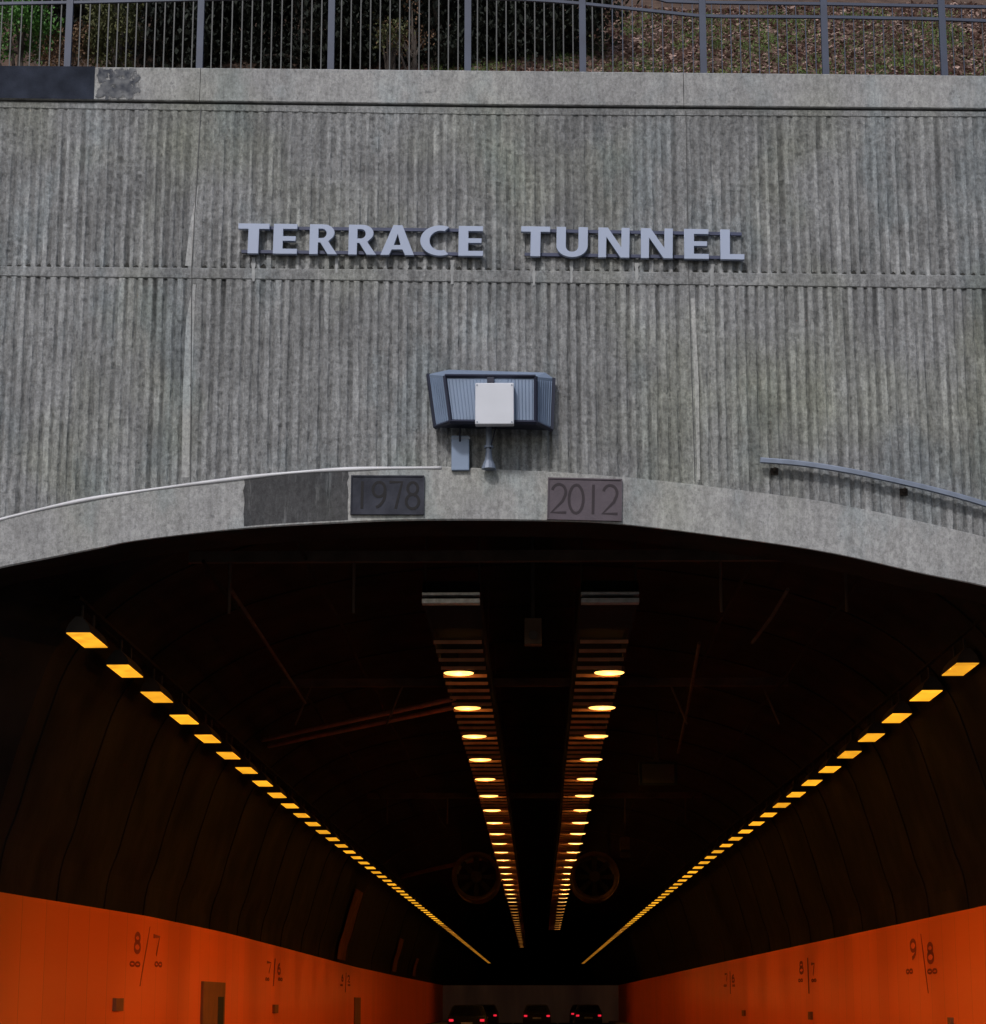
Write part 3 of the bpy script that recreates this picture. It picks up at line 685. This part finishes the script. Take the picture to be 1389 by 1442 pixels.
# ------------------------------------------------------------------ road and ground
m = MB(); m.box((-900, -900, -.5), (900, .0, -.012)); m.box((-900, 0.0, -.5), (-26, 900, -.0125)); m.box((26, 0, -.5), (900, 900, -.0125)); m.box((-26, 0, -.5), (26, 900, -.013)); tag(m.build('ground', M['ground']), kind='structure')
m = MB(); m.box((-6.0, -80, -.01), (6.0, 340, .0)); tag(m.build('road', M['asphalt']), kind='structure')
m = MB()
for s in (-1, 1): m.box((s*6.0 if s > 0 else -7.35, -80, -.01), (7.35 if s > 0 else -6.0, 340, .14))
tag(m.build('pavement', M['smooth'], bevel=.01), kind='structure')
m = MB()
for x in (-1.75, 1.75):
    for k in range(60): m.box((x-.06, -70+k*6.8, .001), (x+.06, -67+k*6.8, .005))
tag(m.build('lane_markings', M['road_paint']), kind='structure')
# ------------------------------------------------------------------ tunnel interior
tn = empty('tunnel_lining', (0, 0, 0), 'sooty black curved concrete lining inside the tunnel', 'tunnel')
PROF = [(7.75, -.1), (7.75, 3.2), (7.5, 4.3), (7.2, 5.4), (6.75, 6.6), (5.8, 7.5), (4.3, 8.15), (2.2, 8.55), (0, 8.68)]
pr = catmull(PROF, 5); full = [(-x, z) for x, z in pr] + [(x, z) for x, z in pr[::-1][1:]]
ys = [SLAB+.31, 3, 6, 10] + [10+10*i for i in range(1, 33)]
m = MB(); m.sheet([[(x*(1.16 if y < 1 else 1), y, z*(1.12 if y < 1 and z > 3 else 1)) for x, z in full] for y in ys])
m.add([(x, 330, z) for x, z in full], [tuple(range(len(full)))])
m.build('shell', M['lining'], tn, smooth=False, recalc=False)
for y in [4, 8, 12, 16, 20, 25, 30, 35, 40, 46, 52, 64, 78, 92, 108]:
    m = MB(); w = .04
    inner = [(x*.997, z if z < 3 else 1.5+(z-1.5)*.997) for x, z in full]
    m.sheet([[(x, y, z) for x, z in full], [(x, y, z) for x, z in inner], [(x, y+w*2, z) for x, z in inner], [(x, y+w*2, z) for x, z in full]])
    m.build('ring_joint', M['lining'] if y != 64 else M['lining_rib'], tn, recalc=False)
for y, w, zt_ in ((58.5, 3.8, 5.9), (92, 3.5, 5.0), (112, 3, 4.4)):  # lit ribs on the left lining, the light put into their colour
    m = MB(); seg = [(x*.985, z) for x, z in full[:len(full)//2] if 2.8 < z < zt_]
    m.sheet([[(x, y, z) for x, z in seg], [(x, y+w, z) for x, z in seg]]); m.build('lit_rib_panel', M['rust'], tn, recalc=False)
# orange side walls
def xl(d): 
    K = [(20, 7.4), (30.5, 7.35), (34.9, 7.05), (38.9, 6.78), (47.7, 6.67), (61.3, 6.88), (93.4, 7.48), (124.7, 7.6), (186, 7.6)]
    for i in range(len(K)-1):
        if K[i][0] <= d <= K[i+1][0]:
            t = (d-K[i][0])/(K[i+1][0]-K[i][0]); return K[i][1]+(K[i+1][1]-K[i][1])*t
    return K[-1][1]
def xr(d): return 7.03-.15*min(1, max(0, (d-35)/50))-.05*min(1, max(0, (d-85)/80))
WY = 1.0
def side_wall(s, fx, label):
    e = empty('side_wall', (0, WY, 0), label, 'wall', 'orange side walls of the tunnel')
    ys = [WY+i*1.2 for i in range(131)]
    m = MB(); X = [s*fx(y+28) for y in ys]; b = s*.03
    m.sheet([[(x+s*.6, y, 3.0) for x, y in zip(X, ys)], [(x, y, 3.0) for x, y in zip(X, ys)], [(x, y, .15) for x, y in zip(X, ys)]])
    m.v += []; o = m.build('cladding', M['orange'], e, smooth=True, recalc=False)
    return e
def wall_pt(s, px, py, off=.0):               # pixel to a point on the side wall (march in depth)
    d = CM @ Vector(((px-W0/2)/F, -(py-H0/2)/F, -1.0)); lo_, hi = 28.3, 260
    f = lambda D: s*((CAM+d*(D/d.y)).x) - (xl(D) if s < 0 else xr(D))
    D = lo_
    while D < hi and f(D) < 0: D += .25
    p = CAM+d*(D/d.y); p.x -= s*off; return p
LW = side_wall(-1, xl, 'left orange panelled side wall of the tunnel')
RW = side_wall(1, xr, 'right orange panelled side wall of the tunnel')
def wall_quad(s, quad, parent, name, mt, off=.004, th=0):
    m = MB(); pts = [wall_pt(s, x, y, off) for x, y in quad]
    m.prism(pts, (-s*th if th else -s*.002, 0, 0)); return m.build(name, mt, parent)
def wall_strokes(s, strokes, box, parent, name, wpx):     # strokes in unit cell mapped into a pixel box on the wall
    x0, y0, x1, y1 = box; m = MB()
    A = wall_pt(s, x0, (y0+y1)/2); B = wall_pt(s, x1, (y0+y1)/2); Yc = (A.y+B.y)/2
    zt_ = wall_pt(s, (x0+x1)/2, y0).z; zb_ = wall_pt(s, (x0+x1)/2, y1).z
    for st in strokes:
        cl = len(st) > 6 and (Vector(st[0])-Vector(st[-1])).length < .02
        s2 = [(A.y+(B.y-A.y)*x/.6, zb_+(zt_-zb_)*z) for x, z in st]
        if cl: s2 = s2[:-1]
        mm = MB(); ribbon(mm, s2, wpx, 0, .004, cl)
        m.add([(s*((xl(v[0]+28) if s < 0 else xr(v[0]+28)))-s*(.012-v[1]), v[0], v[2]) for v in mm.v], mm.f)
    return m.build(name, M['mark'], parent)
def marker(s, cx, top, k, lean, pair, parent, faint=False):
    L_ = 84*k
    m_ = wall_quad(s, [(cx+2*k, top), (cx+4*k, top), (cx+3.5*k+lean*k, top+L_), (cx+1*k+lean*k, top+L_)], parent, 'marker_line', M['mark'], .02)
    lx = cx + lean*k*.28
    wall_strokes(s, G[pair[0]], (lx-17*k, top+9*k, lx-6*k, top+36*k), parent, 'marker_digit', .07)
    wall_strokes(s, G[pair[1]], (lx+9*k, top+13*k, lx+20*k, top+40*k), parent, 'marker_digit', .07)
    for a in (-21, 11):
        wall_strokes(s, [arc(.15, .5, .13, .45, 0, 360, 12), arc(.45, .5, .13, .45, 0, 360, 12)], (lx+a*k, top+50*k, lx+(a+11)*k, top+56*k), parent, 'marker_symbol', .035)
marker(-1, 206, 1305, 1, -12, '87', LW)
marker(-1, 385, 1350, .55, -5, '76', LW)
marker(-1, 486, 1370, .33, -3, '62', LW)
marker(1, 1296, 1315, 1, 12, '98', RW)
marker(1, 1137, 1349, .6, 4, '87', RW)
marker(1, 1028, 1368, .38, 3, '76', RW)
def wbox(s, quad, parent, name, mt, th):
    xs_ = [q[0] for q in quad]; ys_ = [q[1] for q in quad]; x0, x1, y0, y1 = min(xs_), max(xs_), min(ys_), max(ys_)
    A = wall_pt(s, x0, (y0+y1)/2); B = wall_pt(s, x1, (y0+y1)/2); a, b = min(A.y, B.y), max(A.y, B.y)
    zt_ = wall_pt(s, (x0+x1)/2, y0).z; zb_ = max(.2, wall_pt(s, (x0+x1)/2, y1).z); fx = xl if s < 0 else xr
    m = MB(); m.add([Vector((s*(fx(y+28)-d), y, z)) for y in (a, b) for d in (-.01, th) for z in (zb_, zt_)], [(0,1,3,2),(4,6,7,5),(0,4,5,1),(2,3,7,6),(0,2,6,4),(1,5,7,3)])
    return m.build(name, mt, parent)
wbox(-1, [(155, 1406), (164, 1424)], LW, 'wall_socket', M['niche'], .06)
nc = wbox(-1, [(282, 1383), (312, 1386), (309, 1470), (281, 1470)], LW, 'cabinet_door', M['niche'], .05)
wbox(-1, [(303, 1404), (310, 1470)], nc, 'opening', M['dark_fill'], .055)
wbox(-1, [(499, 1405), (506, 1406), (505, 1460), (498, 1460)], LW, 'cabinet_door', M['niche'], .05)
wbox(-1, [(384, 1415), (388, 1416), (387, 1427), (383, 1427)], LW, 'wall_socket', M['niche'], .06)
wbox(1, [(1340, 1433), (1346, 1450)], RW, 'wall_socket', M['niche'], .06)
wbox(1, [(1142, 1426), (1146, 1425), (1146, 1436), (1142, 1436)], RW, 'wall_socket', M['niche'], .06)
wbox(1, [(1048, 1424), (1051, 1423), (1051, 1431), (1048, 1431)], RW, 'wall_socket', M['niche'], .06)
# pale wall across the far bend
m = MB(); m.box((-7.7, 157, .0), (7.7, 157.4, 3.0)); fw = m.build('far_wall', M['far_wall']); tag(fw, 'dull pale wall at the far bend of the tunnel behind the cars', 'wall')
# ------------------------------------------------------------------ lamps
def lamp_light(e, loc, energy, aim, size, col=(1, .42, .07)):
    ld = bpy.data.lights.new('lamp_light', 'SPOT'); ld.energy = energy; ld.color = col; ld.spot_size = R(size); ld.spot_blend = .35; ld.shadow_soft_size = .12
    o = bpy.data.objects.new('lamp_light', ld); S.collection.objects.link(o); o.parent = e; o.location = loc
    o.rotation_euler = Vector(aim).to_track_quat('-Z', 'Y').to_euler(); return o
# side fixtures: sodium lamps in troughs
sp = empty('side_lamp', (0, 0, 0), 'x', 'lamp', 'row')
m = MB(); w = .18; l = .66
prof = [(-w, 0), (w, 0), (.13, .12), (.04, .22), (-.04, .22), (-.13, .12)]
m.prism([(x, -l, z) for x, z in prof], (0, 2*l, 0)); m.tube([(0, -.4, .2), (0, -.4, .42)], .02, 6); m.tube([(0, .4, .2), (0, .4, .42)], .02, 6)
m.build('housing', M['soot_metal'], sp)
m = MB(); m.box((-w+.015, -l+.03, -.012), (w-.015, l-.03, -.001)); m.build('lens', M['lamp_side'], sp)
Hs = 5.0
lamps = []
def place(proto, name_label, group, items, first):
    for i, (x, y, z, lab, en) in enumerate(items):
        if first and i == 0: o = proto
        else: o = copy_tree(proto)
        o.location = (x, y, z); tag(o, lab, 'lamp', group); lamps.append((o, en))
def row_items(s, y0, step, nn, X, H, side):
    out = []
    for i in range(nn):
        lab = ('nearest lamp of the %s row, its grey trough end in daylight' % side) if i == 0 else ('amber trough lamp in the %s row' % side)
        out.append((s*X(y0+i*step+28), y0+i*step, CAM.z+H, lab, i))
    return out
gl, gr_ = 'left row of amber trough lamps', 'right row of amber trough lamps'
def tab(K):
    def f(d):
        if d <= K[0][0]: return K[0][1]
        for a, b in zip(K[:-1], K[1:]):
            if d <= b[0]: return a[1]+(b[1]-a[1])*(d-a[0])/(b[0]-a[0])
        return K[-1][1]
    return f
XLr = tab([(30, 6.28), (61, 6.32), (92, 6.13), (141, 6.0), (284, 5.73)])
XRr = tab([(33, 6.52), (48, 6.45), (58, 6.36), (75, 6.15), (130, 6.05), (290, 6.05)])
place(sp, 0, gl, row_items(-1, 2.5, 2.95, 86, XLr, Hs, 'left'), True)
place(sp, 0, gr_, row_items(1, 5.5, 2.95, 86, XRr, Hs, 'right'), False)
nside = len(lamps)
# centre fixtures
cp = empty('centre_lamp', (0, 0, 0), 'x', 'lamp', 'row')
m = MB(); n = 16
ell = [(  .275*math.copysign(abs(math.cos(t))**.9, math.cos(t)), .27*math.copysign(abs(math.sin(t))**.9, math.sin(t))) for t in [2*math.pi*k/n for k in range(n)]]
m.prism([(x, y, 0) for x, y in ell], (0, 0, .09)); m.tube([(0, 0, .09), (0, 0, .5)], .02, 6); m.build('housing', M['soot_metal'], cp)
m = MB(); m.sheet([[(x*k, y*k, z) for x, y in ell+ell[:1]] for k, z in ((.95, -.001), (.90, -.012), (.72, -.022), (.4, -.027), (.02, -.028))]); m.build('lens', M['lamp_mid'], cp, smooth=True)
Hc = 5.6
XM = {-1: tab([(37, 1.30), (56, 1.25), (140, 1.26), (230, 1.34)]), 1: tab([(37, 1.30), (56, 1.34), (71, 1.45), (93, 1.47), (135, 1.55), (175, 1.7)])}
def mid_items(s, nn, side):
    return [(s*XM[s](37.7+i*4.6), 9.7+i*4.6, CAM.z+Hc-.02, ('nearest bright lamp under the %s louvred tray' % side) if i == 0 else ('bright oval lamp under the %s louvred tray' % side), i) for i in range(nn)]
place(cp, 0, 'left centre row of bright lamps', mid_items(-1, 42, 'left'), True)
place(cp, 0, 'right centre row of bright lamps', mid_items(1, 30, 'right'), False)
far_mesh = {}
for k, (o, i) in enumerate(lamps):              # far lenses dimmer and redder: haze and louvre screening put into their glow
    if i > (38 if k < nside else 19):
        for ch in [c for c in o.children if c.name.startswith('lens')]:
            key = k < nside
            if key not in far_mesh:
                far_mesh[key] = ch.data.copy(); far_mesh[key].materials[0] = M['lamp_side_far' if key else 'lamp_mid_far']
            ch.data = far_mesh[key]
    if k < nside:
        sg = -1 if o.location.x < 0 else 1
        if i % 2 == 0 and i < 46: lamp_light(o, (0, 0, -.05), (1800 if sg > 0 else 1550)*(1 if i < 8 else .72 if i < 15 else .45 if i < 25 else .22), (-sg*13.2, 0, -6.8), 68)
        if i == 42: lamp_light(o, (0, 0, -.05), 130, (-sg*5, 24, -4.6), 70, (1, .6, .45))  # extra pinkish spot added only to brighten the far wall
    elif i < 18:
        ld = bpy.data.lights.new('lamp_light', 'POINT'); ld.energy = 8; ld.color = (1, .42, .08); ld.shadow_soft_size = .05
        q = bpy.data.objects.new('lamp_light', ld); S.collection.objects.link(q); q.parent = o; q.location = (0, 0, -.13)
# carrier rails above the side lamps
for s, X, lab in ((-1, XLr, 'left'), (1, XRr, 'right')):
    m = MB(); yy = [1.6+i*8 for i in range(31)]
    m.sheet([[(s*X(y+28)-.06, y, CAM.z+Hs+.42) for y in yy], [(s*X(y+28)+.06, y, CAM.z+Hs+.42) for y in yy], [(s*X(y+28)+.06, y, CAM.z+Hs+.47) for y in yy], [(s*X(y+28)-.06, y, CAM.z+Hs+.47) for y in yy], [(s*X(y+28)-.06, y, CAM.z+Hs+.42) for y in yy]])
    o = m.build('carrier_rail', M['lining']); tag(o, 'sooty steel rail carrying the %s row of trough lamps' % lab, 'rail')
# centre trays
for s, y1, lab in ((-1, 200, 'left'), (1, 145, 'right')):
    zt_ = CAM.z+Hc+.12; ya = 3.4
    xc = (lambda y: -1.20-(XM[-1](y+28)-1.30)) if s < 0 else (lambda y: 1.11+.8*(XM[1](y+28)-1.30)); hw = .40
    e = empty('louvred_tray', (xc(2), ya, zt_), 'long dark louvred tray under the crown carrying the %s centre row of lamps' % lab, 'cable tray', 'centre trays')
    yy = [ya+.2+(y1-ya)*i/40 for i in range(41)]
    def strip(a, b, z0, z1, name, mt, ys_=yy):
        m = MB(); q = [(a, z0), (b, z0), (b, z1), (a, z1)]
        m.sheet([[(xc(y)+o_, y, z) for y in ys_] for o_, z in q+q[:1]]); m.build(name, mt, e, recalc=True)
    strip(-hw-.02, -hw+.02, zt_, zt_+.28, 'side_rail', M['blank']); strip(hw-.02, hw+.02, zt_, zt_+.28, 'side_rail', M['blank'])
    y = 6.3; k = 0; far = MB()
    while y < y1:
        m = MB() if k < 100 else far
        m.box((xc(y)-hw+.021, y, zt_-.175), (xc(y)+hw-.021, y+.03, zt_-.12))
        if k < 100: m.build('louvre', M['louvre'], e)
        y += .92; k += 1
    far.build('louvre', M['louvre'], e)['kind'] = 'stuff'
    strip(-hw+.021, hw-.021, zt_+.01, zt_+.05, 'blank_plate', M['blank'], [ya+.2, 4.4, 6.0])
    strip(-hw, hw, zt_+.285, zt_+.31, 'cover', M['blank'])
    x0, x1 = xc(ya)-hw, xc(ya)+hw
    m = MB(); m.box((x0-.02, ya, zt_-.05), (x1+.02, ya+.19, zt_+.02)); m.box((x0-.02, ya, zt_+.07), (x1+.02, ya+.19, zt_+.11)); m.build('end_plate', M['tray_end'] if s < 0 else M['tray_end_dull'], e, bevel=.005)
    y = 4
    while y < 90:
        for o_ in (-hw, hw): m = MB(); m.tube([(xc(y)+o_, y, zt_+.28), (xc(y)+o_, y, 8.7)], .015, 4, cap=False); m.build('hanger', M['soot_metal'], e)
        y += 6
# jet fans
def fan(px, D, lab):
    x = (px-754)/F*D; z = CAM.z+174/F*D; y = D-28; r = .9
    e = empty('jet_fan', (x, y, z), lab, 'fan', 'pair of jet fans')
    m = MB(); n = 28
    prof = [(r*1.0, 0), (r*1.04, -.02), (r*1.05, .1), (r*1.05, 2.8), (r*.9, 2.9), (r*.86, .2), (r*.95, .02), (r*1.0, 0)]
    rows = [[(x+q*math.cos(2*math.pi*k/n), y+d, z+q*math.sin(2*math.pi*k/n)) for k in range(n+1)] for q, d in prof]
    m.sheet(rows); m.build('casing', M['lining_rib'], e, smooth=True)
    m = MB(); m.tube([(x, y+.5, z), (x, y+1.1, z)], .22, 12); m.build('hub', M['soot_metal'], e)
    for k in range(8):
        m = MB(); a = 2*math.pi*k/8; u = Vector((math.cos(a), 0, math.sin(a))); v = Vector((-math.sin(a), .6, math.cos(a))).normalized()
        c = Vector((x, y+.8, z)); m.prism([c+u*.2-v*.08, c+u*.76-v*.13, c+u*.76+v*.13, c+u*.2+v*.08], (0, .02, 0)); m.build('blade', M['soot_metal'], e)
    for yy in (y+.5, y+2.3):
        for xx in (x-.6, x+.6): m = MB(); m.tube([(xx, yy, z+.7), (xx, yy, 8.68)], .03, 5); m.build('hanger', M['soot_metal'], e)
fan(672, 86, 'round jet fan hanging left of the centre lamps'); fan(838, 86, 'round jet fan hanging right of the centre lamps')
# transverse conduits from the left row to the centre tray
def at(px, py, H): 
    d = CM @ Vector(((px-W0/2)/F, -(py-H0/2)/F, -1.0)); return CAM + d*(H/d.z)
for (a, b, H, lab) in (((370, 1042), (640, 984), 5.75, 'nearer'), ((545, 1238), (700, 1202), 5.75, 'farther')):
    p, q = at(*a, H), at(*b, H); e = empty('conduit_pair', tuple(p), '%s pair of brown conduits crossing from left lamp row to centre tray' % lab, 'conduit', 'crossing conduits')
    for o_ in (0, .35):
        m = MB(); v = Vector((0, o_*3.4, 0)); m.tube([p+v, q+v], .05, 8); m.build('conduit', M['conduit'], e)
# hanging equipment
def hang(px, py, D, w, h, name, lab, cat, mt=None):
    p = Vector(((px-754)/F*D, D-28, CAM.z+(1414-py)/F*D)); e = empty(name, tuple(p), lab, cat)
    m = MB(); m.box((p.x-w/2, p.y, p.z-h/2), (p.x+w/2, p.y+.25, p.z+h/2)); m.build('case', mt or M['soot_metal'], e, bevel=.01)
    m = MB(); m.tube([(p.x, p.y+.12, p.z+h/2), (p.x, p.y+.12, 8.67)], .03, 6); m.build('hanger', M['soot_metal'], e)
    return e, p
e, p = hang(753, 895, 33, .26, .40, 'ceiling_camera', 'small dark camera hanging between the centre trays near the mouth', 'camera', M['lining_rib'])
m = MB(); m.tube([(p.x, p.y-.001, p.z-.06), (p.x, p.y-.12, p.z-.08)], .07, 12); m.build('lens_hood', M['soot_metal'], e)
e, p = hang(928, 1098, 52, .9, .55, 'lane_signal', 'dark hanging lane signal box right of the centre lamps', 'signal', M['blank'])
m = MB(); m.box((p.x-.38, p.y-.02, p.z-.22), (p.x+.38, p.y-.001, p.z+.22)); m.build('face', M['dark_fill'], e)
e, p = hang(880, 1200, 80, .35, .7, 'loudspeaker', 'small brown loudspeaker hanging beyond the lane signal', 'loudspeaker', M['lining_rib'])
m = MB(); m.prism([(p.x-.12, p.y, p.z-.3), (p.x+.12, p.y, p.z-.3), (p.x+.2, p.y-.3, p.z-.4), (p.x-.2, p.y-.3, p.z-.4)], (0, 0, .2)); m.build('horn', M['soot_metal'], e)
for i, (y, z) in enumerate(((3.2, 7.75), (15, 7.6), (38, 7.5))):
    e = empty('ceiling_beam', (0, y, z), ['nearest', 'middle', 'farthest'][i]+' sooty steel beam across the tunnel crown, counted from the mouth', 'beam', 'steel beams across the crown')
    m = MB(); m.box((-5.0, y, z), (5.0, y+.12, z+.16)); m.build('beam', M['beam'], e)
    for x in (-4.4, -2.6, 2.7, 4.5): m = MB(); m.tube([(x, y+.06, z), (x+.3*(1 if x > 0 else -1)*(i % 2), y+.06, z-.75)], .022, 6); m.build('drop_rod', M['beam'], e)
for i, (a, b) in enumerate((((325, 830), (430, 990)), ((1110, 830), (1060, 905)), ((985, 905), (955, 1060)))):
    p, q = at(*a, 5.9), at(*b, 5.7); m = MB(); m.tube([p, p.lerp(q, .5)+Vector((.02, 0, -.02)), q], .03, 6)
    o = m.build('ceiling_pipe', M['beam']); tag(o, ['thin pipe slanting along the dark ceiling left of the louvred trays', 'thin pipe slanting near the right end of the first ceiling beam', 'thin pipe running back beside the right louvred tray'][i], 'pipe')
# ceiling cables that sag between hangers along the crown
for i, (x, z) in enumerate(((-4.6, 7.6), (-3.3, 7.9), (3.2, 7.95), (4.7, 7.55))):
    m = MB(); m.tube([(x, y, z-.12*abs(math.sin(y*.35))) for y in range(2, 200, 2)], .03, 5)
    o = m.build('ceiling_cable', M['lining']); tag(o, 'sooty cable slung along the tunnel crown, number of four side by side', 'cable', 'ceiling cables'); o['label'] = ['outer left', 'inner left', 'inner right', 'outer right'][i]+' sooty cable slung under the dark tunnel crown'
# ------------------------------------------------------------------ cars
def make_car():
    e = empty('car', (0, 0, 0), 'x', 'car', 'cars queuing deep in the tunnel')
    m = MB(); hw = .86     # side profile (y forward, z), extruded over the width with tumblehome
    prof = [(0, .28), (-.02, .62), (.05, .92), (.35, .98), (.95, 1.40), (1.9, 1.46), (2.7, 1.42), (3.35, .98), (4.3, .82), (4.42, .5), (4.38, .28)]
    rows = []
    for sx in (-1, -.92, .92, 1):
        r = []
        for y, z in prof:
            w = hw - (max(0, z-.95)*.38); k = 1 if abs(sx) < 1 else 1
            inset = .05 if abs(sx) == 1 else 0
            r.append((sx*w, y+(inset if y < 2 else -inset), z-(.03 if abs(sx) == 1 and z > 1 else 0)))
        rows.append(r)
    m.sheet(rows); n = len(prof)
    m.add(rows[0], [tuple(range(n))]); m.add(rows[-1], [tuple(range(n))[::-1]])
    m.add([rows[0][0], rows[0][-1], rows[-1][-1], rows[-1][0]], [(0, 1, 2, 3)])
    m.build('body', M['car_dark'], e, smooth=False)
    m = MB(); m.add([(-.62, .385, 1.02), (.62, .385, 1.02), (.54, .87, 1.37), (-.54, .87, 1.37)], [(0, 1, 2, 3)]); m.build('rear_window', M['glass'], e, recalc=False)
    for s in (-1, 1):
        m = MB(); m.box((s*.60, -.045, .72), (s*.80, .06, .83)); m.build('tail_light', M['tail'], e, bevel=.01)
    m = MB(); m.box((-.84, -.08, .36), (.84, .03, .52)); m.build('bumper', M['tyre'], e, bevel=.03)
    m = MB(); m.box((-.26, -.052, .60), (.26, -.0, .69)); m.build('number_plate', M['white'], e)
    for s in (-1, 1):
        for y in (.85, 3.5):
            m = MB(); m.tube([(s*.70, y, .32), (s*.88, y, .32)], .32, 16); m.build('wheel', M['tyre'], e)
    return e
car = make_car()
cars = [(-3.1, 74, 'nearest car in the left lane, dark, its tail lights glowing'), (-3.3, 118, 'second car in the left lane between the nearest one and the pale wall'), (.1, 112, 'dark car in the middle lane with red tail lights'), (3.4, 116, 'dark car in the right lane nearest the right orange wall'), (.1, 134, 'farther car in the middle lane just short of the pale wall'), (3.5, 141, 'farther car in the right lane just short of the pale wall')]
for i, (x, y, lab) in enumerate(cars):
    o = car if i == 0 else copy_tree(car)
    o.location = (x, y, .0); o['label'] = lab
